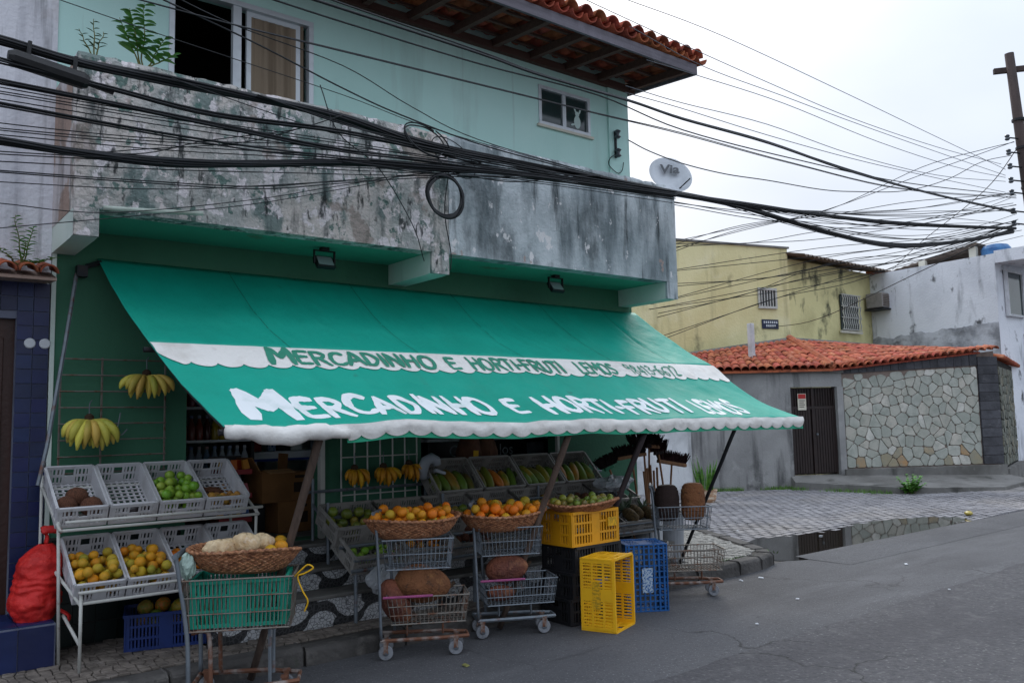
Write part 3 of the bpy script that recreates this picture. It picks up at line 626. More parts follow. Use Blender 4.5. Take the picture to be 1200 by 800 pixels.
def off(fn, u, t, d):
    e = 1e-3; p = fn(u, t); a = fn(min(u + e, 1), t) - fn(max(u - e, 0), t); b = fn(u, min(t + e, 1)) - fn(u, max(t - e, 0)); n_ = b.cross(a).normalized()
    if n_.z < 0: n_ = -n_
    return p + n_ * d
KS = 33
def mv(u, b): 
    tmax = .2 + scallop(u, KS, .045); t = b * tmax
    if u < .02: t *= .6 + 20 * u
    return off(lower, u, t, .01 + .008 * math.sin(PI * min(b * 1.2, 1)) * (.7 + .6 * noise.noise((u * 14, 3, 0))))
v_ = MB().grid(mv, 530, 7).build('valance', 'canvas_white', awn, smooth=True)
# front valance: white scallops over a green backing strip
def fv(u, b):
    p = lower(u, 1.0); d = (.07 + scallop(u, KS, .034)) * b
    if u < .135: d *= .45
    return p + Vector((.0, -.012 - .012 * math.sin(PI * b) * (.8 + .9 * noise.noise((u * 12, 1, 0))) - .006 * noise.noise((u * 45, b * 2, 4)), .012 - d + .006 * noise.noise((u * 40, 0, 0))))
MB().grid(fv, 530, 7).build('valance', 'canvas_white', awn, smooth=True)
def gvb(u, b):
    p = lower(u, 1.0); return p + Vector((0, .004 - .012 * b, .004 - .108 * b))
MB().grid(lambda u, b: gvb(.135 + u * .865, b), 220, 3).build('valance_lining', 'awning_edge', awn, smooth=True)
roll = [lower(.135 * i / 14, 1.0) + Vector((0, -.03, -.035 + .012 * math.sin(i * .8))) for i in range(15)]
MB().tube(roll, [.016 + .03 * math.sin(PI * min(1, (i + .8) / 15)) ** .7 + .006 * math.sin(i * 1.9) for i in range(15)], 12, flat=1.25).build('rolled_edge', 'canvas_white', awn, smooth=True)
MB().bar(FLp + Vector((-.02, .02, -.03)), FRp + Vector((.03, .02, -.03)), .02, 8).bar(MLp + Vector((-.03, .02, -.04)), MRp + Vector((.02, .02, -.04)), .018, 8).build('front_bar', 'steel_dark', awn)
for q in (.0, .25, .5, .75, 1.0):
    q = min(max(q, .006), .994); MB().tube([upper(q, .02 + .98 * i / 10) - Vector((0, 0, .03)) for i in range(11)] + [lower(q, i / 10) - Vector((0, 0, .03)) for i in range(1, 11)], .013, 6).build('rafter_bar', 'steel_dark', awn)
# seams
for q in SEAMS[1:-1]:
    MB().tube([off(upper, q, t / 16, .003) for t in range(0, 17)], .005, 4, flat=.5).build('seam', 'seam', awn)
GLY = {'M': (.92, [[(.02, 0), (.1, .98)], [(.1, .98), (.42, .36)], [(.42, .36), (.76, .98)], [(.76, .98), (.84, 0)]]), 'E': (.72, [[(.6, .94), (.3, .96), (.12, .9), (.07, .5), (.12, .1), (.3, .04), (.62, .07)], [(.1, .52), (.5, .53)]]),
       'R': (.76, [[(.1, 0), (.1, .95)], [(.1, .94), (.42, .95), (.6, .75), (.45, .54), (.14, .5)], [(.3, .5), (.68, .02)]]), 'C': (.74, [[(.64, .8), (.45, .96), (.18, .85), (.07, .5), (.18, .13), (.45, .04), (.68, .17)]]),
       'A': (.8, [[(.03, 0), (.36, .97)], [(.36, .97), (.72, 0)], [(.18, .33), (.56, .33)]]), 'D': (.78, [[(.1, 0), (.1, .97)], [(.1, .95), (.4, .9), (.65, .5), (.4, .08), (.1, .04)]]), 'I': (.32, [[(.14, 0), (.14, .98)]]),
       'N': (.8, [[(.08, 0), (.08, .97)], [(.08, .97), (.6, .02)], [(.6, .02), (.62, .98)]]), 'H': (.78, [[(.08, 0), (.08, .98)], [(.6, 0), (.6, .98)], [(.08, .5), (.6, .5)]]), 'O': (.82, [[(.4, .96), (.16, .85), (.06, .5), (.16, .14), (.38, .04), (.6, .14), (.7, .5), (.6, .85), (.38, .96)]]),
       'T': (.72, [[(.02, .93), (.66, .95)], [(.34, .94), (.32, 0)]]), '-': (.42, [[(.04, .46), (.34, .48)]]), 'F': (.68, [[(.1, 0), (.1, .94)], [(.1, .94), (.6, .94)], [(.1, .52), (.5, .53)]]), 'U': (.76, [[(.08, .97), (.08, .35), (.2, .08), (.45, .08), (.6, .35), (.6, .97)]]),
       'L': (.64, [[(.1, .98), (.09, .3), (.12, .06), (.3, .05), (.58, .07)]]), 'S': (.7, [[(.58, .84), (.35, .96), (.12, .8), (.2, .58), (.48, .43), (.58, .2), (.35, .04), (.06, .15)]]),
       '9': (.66, [[(.5, .72), (.3, .52), (.1, .7), (.28, .95), (.5, .8), (.5, .4), (.4, 0)]]), '8': (.66, [[(.3, .52), (.12, .75), (.3, .96), (.48, .75), (.3, .52), (.08, .25), (.3, .03), (.52, .25), (.3, .52)]]), '4': (.66, [[(.42, 0), (.42, .97)], [(.42, .97), (.05, .35)], [(.05, .35), (.58, .35)]]), '1': (.36, [[(.05, .8), (.2, .97)], [(.2, .97), (.2, 0)]]),
       '3': (.62, [[(.1, .85), (.3, .96), (.48, .76), (.25, .54), (.5, .3), (.3, .04), (.05, .15)]]), '6': (.66, [[(.5, .9), (.25, .75), (.1, .35), (.28, .04), (.5, .25), (.3, .48), (.12, .3)]]), '7': (.62, [[(.05, .95), (.52, .95)], [(.52, .95), (.22, 0)]]), '2': (.64, [[(.08, .78), (.28, .96), (.48, .75), (.3, .4), (.06, .06)], [(.06, .06), (.56, .06)]])}
def lettering(parts, fn, d, mt, hw, seed=0):
    rg = random.Random(seed)
    for (txt, u0, u1, t0, t1) in parts:
        tot = sum(GLY[c][0] for c in txt); x = 0; m = MB(); k = 0
        for c in txt:
            wd, strokes = GLY[c]; dy, sl = rg.uniform(-.05, .05), .1 + rg.uniform(-.05, .05); sz = rg.uniform(.92, 1.06)
            for st in strokes:
                P = [Vector((p[0], p[1], 0)) for p in st]
                P = catmull(P, 6) if len(P) > 2 else [P[0].lerp(P[1], i / 6) for i in range(7)]
                n_ = len(P); V = []
                for i, p in enumerate(P):
                    tg = (P[min(i + 1, n_ - 1)] - P[max(i - 1, 0)]).normalized(); nn = Vector((-tg.y, tg.x, 0))
                    e = min(i, n_ - 1 - i); ww = hw * (.92 + .25 * noise.noise((i * .4, k * 3.1, seed)) + (.18 if i < n_ / 2 else -.06)) * (.62 if e == 0 else 1)
                    q0 = p - tg * (hw * .5 if i == 0 else 0) + tg * (hw * .5 if i == n_ - 1 else 0)
                    for sg in (1, -1):
                        q = q0 + nn * ww * sg; yy = q.y * sz + dy; xx = x + q.x * sz + sl * yy
                        V.append(off(fn, min(.999, u0 + (u1 - u0) * xx / tot), min(.985, t1 + (t0 - t1) * yy), d + k * .0002))
                m.add(V, [(2 * i, 2 * i + 1, 2 * i + 3, 2 * i + 2) for i in range(n_ - 1)]); k += 1
            x += wd
        m.build('lettering', mt, awn)
lettering([('M', .042, .098, .5, .87)], lower, .006, 'letter_white', .15, 3)
lettering([('ERCADINHO', .103, .372, .6, .87), ('E', .398, .426, .61, .85), ('HORTI-FRUTI', .456, .745, .61, .87), ('LEMOS', .775, .885, .62, .9)], lower, .006, 'letter_white', .115, 4)
def vsurf(u, t):
    return mv(u, min(1, t / (.2 + scallop(u, KS, .045))))
lettering([('M', .127, .158, .02, .2)], vsurf, .004, 'letter_green', .12, 5)
lettering([('ERCADINHO', .16, .365, .045, .2), ('E', .386, .407, .045, .2), ('HORTI-FRUTI', .425, .602, .05, .205), ('LEMOS', .632, .715, .05, .205)], vsurf, .004, 'letter_green', .1, 6)
lettering([('98413-6672', .742, .872, .05, .2)], vsurf, .004, 'letter_green', .06, 7)
# struts
for (a, b, r, mt, lab) in (((2.32, 4.84, 1.53), (2.1, 5.36, .02), .027, 'wood_pole', 0), ((4.4, 4.84, 1.53), (4.05, 5.33, .02), .028, 'wood_pole', 0), ((5.25, 4.84, 1.53), (4.9, 5.4, .02), .026, 'dark_pole', 0), ((6.45, 4.84, 1.52), (6.42, 5.6, .13), .018, 'steel_dark', 0)):
    a, b = Vector(a), Vector(b)
    MB().tube([a.lerp(b, t / 8) + Vector((.006 * noise.noise((t, a.x, 0)), .006 * noise.noise((t, a.x, 4)), 0)) for t in range(9)], [r * (1 - .02 * t) for t in range(9)], 8).build('strut', mt, awn, smooth=True)
MB().tube([(1.3, 6.67, 2.72), (1.19, 6.4, 2.2), (1.08, 6.3, 1.5), (1.03, 6.28, 1.25)], .014, 6).build('crank_rod', 'zinc', awn)
MB().box((1.33, 6.66, 2.74), (.07, .08, .08)).bar((1.36, 6.66, 2.78), (1.46, 6.66, 2.82), .02, 6).build('crank_box', 'steel_dark', awn)
# floodlights under the balcony
for (x, lab) in ((3.06, 'black square floodlight under the peeling half of the balcony'), (5.575, 'black square floodlight under the mouldy half of the balcony')):
    f_ = thing('floodlight', lab, 'floodlight', (x, 6.3, zs)); f_.scale = (1.25, 1.25, 1.25)
    MB().box((0, 0, -.012), (.05, .05, .02)).b2(-.075, -.068, -.01, .01, -.11, -.02).b2(.068, .075, -.01, .01, -.11, -.02).b2(-.075, .075, -.01, .01, -.027, -.02).build('bracket', 'lamp_black', f_)
    rt = Euler((R(-38), 0, 0)).to_matrix()
    MB().box((0, 0, -.1), (.13, .03, .1), rt).build('housing', 'lamp_black', f_, bevel=.004)
    MB().box(Vector((0, 0, -.1)) + rt @ Vector((0, -.017, 0)), (.105, .004, .075), rt).build('lens', 'lamp_glass', f_)
# ------------------------------------------------------------------ neighbour with blue tiles on the street side
nb = wthing('tiled_house', 'blue tiled house with rain-stained white upper wall and brown door', 'building', (.3, 6.7, .1))
YN = 6.69
holes_wall(-4, 1.139, 2.66, 6.6, [], YN, YN + .2).build('upper_wall', 'neighbour_plaster', nb)
holes_wall(-4, 1.139, .1, 2.64, [(0.05, .936, .12, 2.38)], YN + .012, YN + .2).build('tiled_wall', 'grout', nb)
tm = MB().b2(-.0475, .0475, -.009, .002, -.0475, .0475).mesh('tile', 'blue_tile')
tw = [o for o in nb.children if o.name.startswith('tiled_wall')][0]
for i in range(6):
    for j in range(22):
        x = 1.088 - i * .101; z = 2.585 - j * .101
        if x < .94 and z < 2.4: continue
        if z > .42: put('tile', tm, tw, loc=(x, YN + .008, z))
dr = MB().b2(.05, .936, YN + .06, YN + .1, .12, 2.38).build('door', 'door_brown', nb)
for k in range(5): MB().b2(.1 + k * .16, .23 + k * .16, YN + .045, YN + .06, .25, 2.25).build('door_panel', 'door_brown', dr, bevel=.006)
pl = MB().b2(-.6, 1.14, 6.18, YN + .01, .1, .38).build('plinth', 'grout', nb)
tb = MB().b2(-.1, .1, -.01, .002, -.125, .125).mesh('tile', 'blue_tile')
tt = MB().b2(-.1, .1, -.115, .115, -.002, .01).mesh('tile', 'blue_tile')
for i in range(6):
    put('tile', tb, pl, loc=(1.03 - i * .206, 6.178, .245))
    for j in range(2): put('tile', tt, pl, loc=(1.03 - i * .206, 6.3 + j * .24, .381))
for x in (1.02, 1.113): MB().lathe([(.036, 0), (.036, .008), (.03, .014)], 18, (x, YN + .001, 2.21), m=Euler((R(90), 0, 0)).to_matrix()).build('round_cover', 'paper', nb, smooth=False)
MB().prism([(-1, YN, 2.72), (-1, 6.42, 2.64), (-1, 6.42, 2.62), (-1, YN, 2.64)], (2.13, 0, 0)).build('ledge', 'side_plaster', nb)
lt = barrel(.06, .052, .3).mesh('ledge_tile', 'terracotta', True)
for i in range(9): put('ledge_tile', lt, nb, loc=(1.08 - i * .125, 6.39 + U(-.01, .01), 2.665), rot=(R(14), 0, U(-.04, .04)))

# ------------------------------------------------------------------ houses across the side alley
Wd, Nd = Vector((.857, -.516, 0)), Vector((.516, .857, 0))
def aw(s, d, z): return Vector((14.777, 11.686, 0)) + Wd * s + Nd * d + Vector((0, 0, z))
def abox(m, s0, s1, d0, d1, z0, z1): return m.prism([aw(s0, d0, z0), aw(s1, d0, z0), aw(s1, d1, z0), aw(s0, d1, z0)], (0, 0, z1 - z0))
aroot = aw(2, 0, 0)
alw = wthing('garden_wall', 'grey rendered wall with brown gate and red tiled roof', 'wall', aw(.5, 0, 0))
abox(MB(), -.53, 1.77, 0, .2, -.03, 2.5).build('wall', 'grey_render', alw)
abox(MB(), -7, -.532, -.03, .2, -.03, 2.5).build('wall', 'light_render', alw)['label'] = 'lighter whitewashed stretch of the wall'
abox(MB(), 1.771, 2.98, 0.0, .2, 2.2, 2.52).build('lintel', 'grey_render', alw)
abox(MB(), -.6, 3.0, -.05, .25, 2.501, 2.57).build('coping', 'concrete', alw)
abox(MB(), 2.82, 2.96, -.06, .2, .28, 2.199).build('gate_post', 'grey_render', alw)
gt = wthing('gate', 'dark brown metal gate with open bars along the top', 'gate', aw(2.3, 0, .3))
abox(abox(abox(abox(MB(), 1.775, 1.82, .05, .1, .3, 2.19), 2.27, 2.31, .05, .1, .3, 2.19), 2.775, 2.815, .05, .1, .3, 2.19), 1.82, 2.775, .055, .095, 1.72, 1.78).build('frame', 'gate_brown', gt)
for k in range(16):
    s = 1.845 + k * .0605
    if abs(s - 2.29) < .03: continue
    abox(MB(), s - .024, s + .024, .06, .09, .33, 1.719).build('slat', 'gate_brown', gt)
    abox(MB(), s - .009, s + .009, .066, .084, 1.781, 2.17).build('bar', 'gate_brown', gt)
abox(MB(), 2.34, 2.37, .0, .049, 1.15, 1.19).build('handle', 'zinc', gt)
abox(MB(), 1.78, 2.81, .105, .115, .3, 2.19).build('shade_sheet', 'gate_brown', gt)  # added dark sheet, stands in for the shade behind the open bars
sg = wthing('gate_sign', 'small cream and red notice fixed to the brown gate', 'sign', aw(2.05, .03, 1.7))
abox(MB(), 1.95, 2.14, .04, .055, 1.7, 2.06).build('plate', 'sign_white', sg)
abox(MB(), 1.96, 2.13, .034, .0395, 1.95, 2.05).build('heading', 'sign_red', sg)
for k in range(4): abox(MB(), 1.98, 2.11 - .02 * (k % 2), .036, .0395, 1.9 - k * .045, 1.915 - k * .045).build('text_line', 'gate_brown', sg)
# flagstone wall: every stone is a piece of its own
def clip(poly, p, n_):
    o = []
    for i in range(len(poly)):
        a, b = poly[i - 1], poly[i]; da = (a[0] - p[0]) * n_[0] + (a[1] - p[1]) * n_[1]; db = (b[0] - p[0]) * n_[0] + (b[1] - p[1]) * n_[1]
        if da <= 0: 
            o.append(a)
        if (da < 0) != (db < 0) and da != db: t = da / (da - db); o.append((a[0] + (b[0] - a[0]) * t, a[1] + (b[1] - a[1]) * t))
    return o
def clip2(poly, p, n_):
    o = []
    for i in range(len(poly)):
        a, b = poly[i], poly[(i + 1) % len(poly)]; da = (a[0] - p[0]) * n_[0] + (a[1] - p[1]) * n_[1]; db = (b[0] - p[0]) * n_[0] + (b[1] - p[1]) * n_[1]
        if da <= 0: o.append(a)
        if (da < 0 < db) or (db < 0 < da): t = da / (da - db); o.append((a[0] + (b[0] - a[0]) * t, a[1] + (b[1] - a[1]) * t))
    return o
def stones(x0, x1, z0, z1, size, seed, gap=.011):
    rg = random.Random(seed); nx, nz_ = max(1, round((x1 - x0) / size)), max(1, round((z1 - z0) / size)); S = []
    for j in range(nz_):
        for i in range(nx): S.append((x0 + (i + .5 + (j % 2) * .4 - .2 + rg.uniform(-.42, .42)) * (x1 - x0) / nx, z0 + (j + .5 + rg.uniform(-.42, .42)) * (z1 - z0) / nz_))
    out_ = []
    for s in S:
        pl = [(x0, z0), (x1, z0), (x1, z1), (x0, z1)]
        for q in S:
            d = (q[0] - s[0], q[1] - s[1]); l = math.hypot(*d)
            if l < 1e-6 or l > size * 3.2: continue
            n_ = (d[0] / l, d[1] / l); mid = (s[0] + d[0] / 2 - n_[0] * gap / 2, s[1] + d[1] / 2 - n_[1] * gap / 2)
            pl = clip2(pl, mid, n_)
            if len(pl) < 3: break
        if len(pl) >= 3: out_.append(pl)
    return out_
def stone_mesh(pl, to3, h, mt):
    """chamfered flagstone"""
    c = (sum(p[0] for p in pl) / len(pl), sum(p[1] for p in pl) / len(pl)); n = len(pl)
    # cut the corners once for a rounder outline
    q = []
    for i in range(n):
        a, b, d = pl[i - 1], pl[i], pl[(i + 1) % n]
        q += [(b[0] + (a[0] - b[0]) * .16, b[1] + (a[1] - b[1]) * .16), (b[0] + (d[0] - b[0]) * .16, b[1] + (d[1] - b[1]) * .16)]
    n = len(q); t = [(p[0] + (c[0] - p[0]) * .07, p[1] + (c[1] - p[1]) * .07) for p in q]
    m = MB(); m.add([to3(p, 0) for p in q] + [to3(p, h * .7) for p in q] + [to3(p, h) for p in t], [tuple(range(2 * n, 3 * n))] + [(i + o, (i + 1) % n + o, (i + 1) % n + n + o, i + n + o) for o in (0, n) for i in range(n)])
    return m
stw = wthing('stone_wall', 'pale flagstone garden wall with slate border and red tile coping', 'wall', aw(4.6, 0, 0))
ztop = lambda s: 2.47 + (s - 2.97) * .045
cpz = lambda s: 2.6 + (s - 3.2) * .1
MB().prism([aw(2.97, .0, .1), aw(6.66, .0, .1), aw(6.66, .0, cpz(6.66)), aw(2.97, .0, cpz(2.97))], Nd * .22).build('wall_core', 'wall_mortar', stw)
core = stw.children[0]
for pl in stones(2.99, 6.2, .42, 2.62, .21, 11):
    c = (sum(p[0] for p in pl) / len(pl), sum(p[1] for p in pl) / len(pl))
    if c[1] > ztop(c[0]) - .03: continue
    mt = 'flagstone_rust' if (c[1] < .75 and random.random() < .55) else 'flagstone'
    h = U(.018, .032)
    pl = clip2(pl, (2.97, ztop(2.97) - .02), (-.045, 1.0))
    if len(pl) < 3: continue
    stone_mesh(pl, lambda p, d: aw(p[0], -d, p[1]), h, mt).build('flagstone', mt, core)
for k in range(17):
    s = 2.99 + k * .19
    MB().prism([aw(s + .004, -.0, ztop(s) + .012), aw(s + .186, -.0, ztop(s + .19) + .012), aw(s + .186, 0, cpz(s + .19)), aw(s + .004, 0, cpz(s))], -Nd * (.03 + U(-.005, .005))).build('slate', 'slate', core)
for k in range(12):
    z = .42 + k * .2
    abox(MB(), 6.225, 6.7, -.05 + U(-.006, .006), .0, z + .004, z + .196).build('slate', 'slate', core)
abox(abox(MB(), 2.9, 6.72, -.12, .0, -.03, .4), 6.662, 6.72, -.12, .5, .4001, .41).build('plinth', 'concrete', stw, bevel=.02)
ct = barrel(.085, .07, .36).mesh('coping_tile', 'terracotta_bright', True)
angW = math.atan2(Wd.y, Wd.x)
for k in range(21):
    s = 3.0 + k * .18
    put('coping_tile', ct, stw, loc=aw(s, -.18, cpz(s) + .03 + U(-.006, .006)), rot=(R(12), U(-.04, .04) - .1, angW + U(-.04, .04)))
# the wall turns the corner: darker stones
stw2 = wthing('stone_wall', 'dark weathered stone wall turning the corner beyond the slate pillar', 'wall', aw(7.5, .5, 0))
c0 = aw(6.72, .0, 0); dv = Vector((.96, .28, 0)).normalized(); dn = Vector((.28, -.96, 0)).normalized()
def w2(s, d, z): return c0 + dv * s - dn * d + Vector((0, 0, z))
MB().prism([w2(0.02, 0, -.03), w2(6, 0, -.03), w2(6, 0, 2.7), w2(0.02, 0, 2.75)], -dn * .2).build('wall_core', 'wall_mortar_dark', stw2)
core2 = stw2.children[0]
for pl in stones(.1, 3.2, .35, 2.6, .2, 5, .03): stone_mesh(pl, lambda p, d: w2(p[0], -d, p[1]), U(.02, .04), 0).build('flagstone', 'flagstone_dark', core2)
for k in range(22): put('coping_tile', ct, stw2, loc=w2(.05 + k * .18, -.15, 2.77 + U(-.006, .006) - k * .003), rot=(R(12), U(-.04, .04), math.atan2(dv.y, dv.x)))
MB().prism([w2(.0, -.12, -.03), w2(6, -.12, -.03), w2(6, 0, -.03), w2(.0, 0, -.03)], (0, 0, .33)).build('plinth', 'concrete', stw2)
# raised platform in front of the gate and the pavement beside it
m = MB()
topp = [aw(1.7, .05, .29), Vector((16.05, 10.6, .17)), Vector((16.2, 9.6, .16)), Vector((16.38, 8.5, .14)), Vector((16.9, 8.05, .12)), Vector((18.2, 7.3, .09)), Vector((20.5, 7.6, .09)), aw(6.72, .05, .2), aw(2.9, .05, .29)]
cen = sum(topp, Vector()) / len(topp); n = len(topp)
m.add(topp + [Vector((p.x, p.y, -.03)) for p in topp] + [cen], [(i, (i + 1) % n, 2 * n) for i in range(n)] + [(i, n + i, n + (i + 1) % n, (i + 1) % n) for i in range(n)])
struct(m.build('gate_platform', 'concrete'))
MB().poly([(17.0, 7.85, .02), (17.6, 7.0, .02), (30, 6.9, .02), (30, 9.2, .02), (20.6, 8.0, .02), (18.2, 7.6, .02)]).build('far_pavement', 'concrete')
struct(bpy.data.objects['far_pavement'])
# hip roof behind the wall
hr = wthing('tiled_roof', 'low red barrel tile hip roof behind the grey garden wall', 'roof', aw(2.5, 1, 2.4))
def bil(P, a, b): return P[0].lerp(P[1], a).lerp(P[3].lerp(P[2], a), b)
PL = [aw(-.9, -.12, 2.56), aw(2.72, -.12, 2.6), aw(2.86, 2.2, 3.40), aw(.2, 2.2, 3.06)]
PR = [aw(2.72, -.12, 2.6), aw(6.3, -.05, 2.95), aw(5.6, 2.2, 3.18), aw(2.86, 2.2, 3.40)]
htl = barrel(.1, .085, .42, n=6).mesh('roof_tile', 'terracotta_bright', True)
for P_, cols in ((PL, 19), (PR, 20)):
    pl_ = MB().add([p - Vector((0, 0, .02)) for p in P_] + [p - Vector((0, 0, .06)) for p in P_], [(0, 1, 2, 3), (7, 6, 5, 4), (0, 4, 5, 1), (1, 5, 6, 2), (2, 6, 7, 3), (3, 7, 4, 0)]).build('roof_slope', 'terracotta', hr)
    for i in range(cols):
        for j in range(7):
            a = (i + .5) / cols; b = j / 7
            p = bil(P_, a, b); q = bil(P_, a, min(b + .1, 1.05)); sd_ = bil(P_, a + .02, b) - p
            y = (q - p).normalized(); x = (sd_ - y * sd_.dot(y)).normalized(); z = x.cross(y)
            o = put('roof_tile', htl, pl_)
            o.matrix_basis = Matrix.Translation(p + Vector((0, 0, .0 + U(-.008, .008)))) @ Matrix((x, y, z)).transposed().to_4x4() @ Matrix.Rotation(U(-.05, .05), 4, 'Z')
MB().tube([PL[1] + Vector((0, 0, .06)), PL[2] + Vector((0, 0, .09))], .09, 8).build('hip_ridge', 'terracotta_bright', hr)
MB().tube([PL[3] + Vector((0, 0, .04)), PL[2] + Vector((0, 0, .05)), PR[2] + Vector((0, 0, .04))], .07, 6).build('flashing', 'concrete', hr)
# white vent post on the roof
vp_ = wthing('vent_post', 'square white post standing on the red tiled roof', 'post', (16.4, 11.8, 2.5))
MB().b2(16.34, 16.46, 11.74, 11.86, 2.4, 3.72).build('post', 'light_render', vp_, bevel=.01)
MB().b2(16.48, 16.54, 11.78, 11.84, 2.95, 3.0).b2(16.46, 16.49, 11.79, 11.83, 2.96, 2.99).build('bracket', 'zinc', vp_)
# yellow house
yh = wthing('yellow_house', 'tall faded yellow house with small barred window', 'building', (16, 14, 0))
MB().prism([(10.5, 15.15, 0), (19.4, 12.71, 0), (19.4, 20, 0), (10.5, 20, 0)], (0, 0, 5.95)).build('wall', 'yellow_wall', yh)
MB().prism([(10.5, 15.1, 5.951), (19.43, 12.66, 5.951), (19.43, 12.9, 5.951), (10.5, 15.35, 5.951)], (0, 0, .05)).build('coping', 'concrete', yh)
MB().prism([(19.401, 12.74, 0), (24.3, 12.86, 0), (24.3, 20, 0), (19.401, 20, 0)], (0, 0, 5.7)).build('wing_wall', 'yellow_mouldy', yh)
def corr(a, b, dep_, dz, n, amp=.03):
    a, b = Vector(a), Vector(b); dep_ = Vector(dep_)
    return MB().grid(lambda u, v: a.lerp(b, u) + dep_ * v + Vector((0, 0, dz * v + amp * math.sin(u * n * 2 * PI))), n * 6, 2)
o = corr((19.35, 12.2, 5.72), (24.5, 12.3, 5.72), (0, 3, 0), .7, 26).build('corrugated_roof', 'corrugated', yh, smooth=True); so = o.modifiers.new('s', 'SOLIDIFY'); so.thickness = .02
# small barred window
yd = Vector((8.9, -2.44, 0)).normalized(); yn = Vector((-yd.y, yd.x, 0)) * -1
def yw(s, d, z): return Vector((19.4, 12.71, 0)) - yd * s + yn * d + Vector((0, 0, z))
def ybox(s0, s1, d0, d1, z0, z1, m=None): return (m or MB()).prism([yw(s0, d0, z0), yw(s1, d0, z0), yw(s1, d1, z0), yw(s0, d1, z0)], (0, 0, z1 - z0))
wn = ybox(.48, 1.0, .001, .01, 4.36, 4.86).build('window', 'glass_dark', yh)
m = ybox(.44, 1.04, .0105, .05, 4.82, 4.88); ybox(.44, 1.04, .0105, .05, 4.34, 4.4, m); ybox(.44, .49, .0105, .05, 4.4, 4.82, m); ybox(.99, 1.04, .0105, .05, 4.4, 4.82, m); m.build('window_frame', 'white_paint', wn)
for k in range(5): ybox(.55 + k * .09, .575 + k * .09, .0105, .035, 4.4, 4.82).build('window_bar', 'white_paint', wn)
# grille window on the wing
gw = MB().b2(21.95, 22.9, 12.77, 12.79, 3.95, 4.95).build('window', 'glass_pane', yh)
MB().b2(21.85, 23.0, 12.72, 12.76, 3.86, 3.93).build('sill', 'cream', gw)
g2 = MB()
for k in range(9): g2.tube([(21.97 + k * .112, 12.74 - (.06 if i % 2 else .03), 3.95 + i * .125) for i in range(9)], .016, 4)
for z in (3.96, 4.3, 4.62, 4.95): g2.bar((21.92, 12.71, z), (22.95, 12.71, z), .018, 4)
g2.build('grille', 'white_paint', gw)
ac = wthing('air_conditioner', 'grey window air conditioner box high beside the grille window', 'air conditioner', (23.55, 12.5, 4.55))
MB().b2(23.3, 23.92, 12.25, 12.75, 4.62, 5.05).build('casing', 'ac_grey', ac, bevel=.02)
for k in range(7): MB().b2(23.34, 23.88, 12.235, 12.249, 4.67 + k * .05, 4.69 + k * .05).build('louvre', 'corrugated', ac)
MB().b2(23.25, 23.97, 12.2, 12.78, 4.56, 4.6).build('shelf_bracket', 'steel_dark', ac)
ss = wthing('street_sign', 'small navy street name plate on the yellow house wall', 'sign', tuple(yw(.7, .05, 3.8)))
ybox(.42, .95, .012, .025, 3.82, 4.06).build('plate', 'sign_navy', ss)
for r_, zz in enumerate((3.96, 3.87)):
    for k in range(7 - r_ * 2): ybox(.46 + k * .066 + r_ * .06, .5 + k * .066 + r_ * .06, .0255, .028, zz, zz + .055).build('letter_stroke', 'paper', ss)
# white house
wh = wthing('white_house', 'white rendered house with black mould and flat roof shed', 'building', (26, 11, 0))
WF = [(23.75, 12.84), (23.34, 9.2), (33, 8.9), (33, 12.84)]
MB().prism([(x, y, 0) for x, y in WF], (0, 0, 5.66)).build('wall', 'white_house', wh)
N_ = 60
def sb(i, k):
    t = i / N_; x, y = 23.74 + (23.33 - 23.74) * t, 12.84 + (9.2 - 12.84) * t; return (x - .012, y - .002, 2.8 if k == 0 else 3.75 + .12 * t + .1 * noise.noise((t * 9, 0, 0)) + .05 * noise.noise((t * 30, 2, 0)))
MB().add([sb(i, k) for i in range(N_ + 1) for k in (0, 1)], [(2 * i, 2 * i + 2, 2 * i + 3, 2 * i + 1) for i in range(N_)]).build('lower_render', 'mould', wh)
MB().b2(23.3, 33, 8.2, 9.19, 5.4, 5.72).build('canopy_slab', 'white_house', wh)
wn = MB().b2(23.8, 24.7, 9.12, 9.17, 4.1, 5.2).build('window', 'glass_pane', wh)
MB().b2(23.74, 23.8, 9.08, 9.17, 4.04, 5.26).b2(24.7, 24.76, 9.08, 9.17, 4.04, 5.26).b2(23.8, 24.7, 9.08, 9.17, 5.2, 5.26).b2(23.8, 24.7, 9.08, 9.17, 4.04, 4.1).build('window_frame', 'light_render', wn)
o = corr((24.6, 13.4, 5.7), (24.0, 9.9, 6.15), (4, 0, 0), .0, 14, .012).build('shed_roof', 'corrugated', wh, smooth=True); so = o.modifiers.new('s', 'SOLIDIFY'); so.thickness = .03
for y, z in ((10.0, 6.08), (11.4, 5.92)): MB().b2(24.2, 24.35, y, y + .18, 5.66, z).build('shed_post', 'cream', wh)
MB().b2(24.4, 27, 12.9, 13.3, 5.66, 5.9).build('roof_edge', 'terracotta_bright', wh)
tk = tag(MB().lathe([(.3, 0), (.36, .05), (.37, .3), (.3, .4), (.15, .44)], 18, (24.5, 9.6, 5.66)).build('water_tank', 'blue_tarp', smooth=False), 'blue water tank on the roof of the white house', 'water tank')
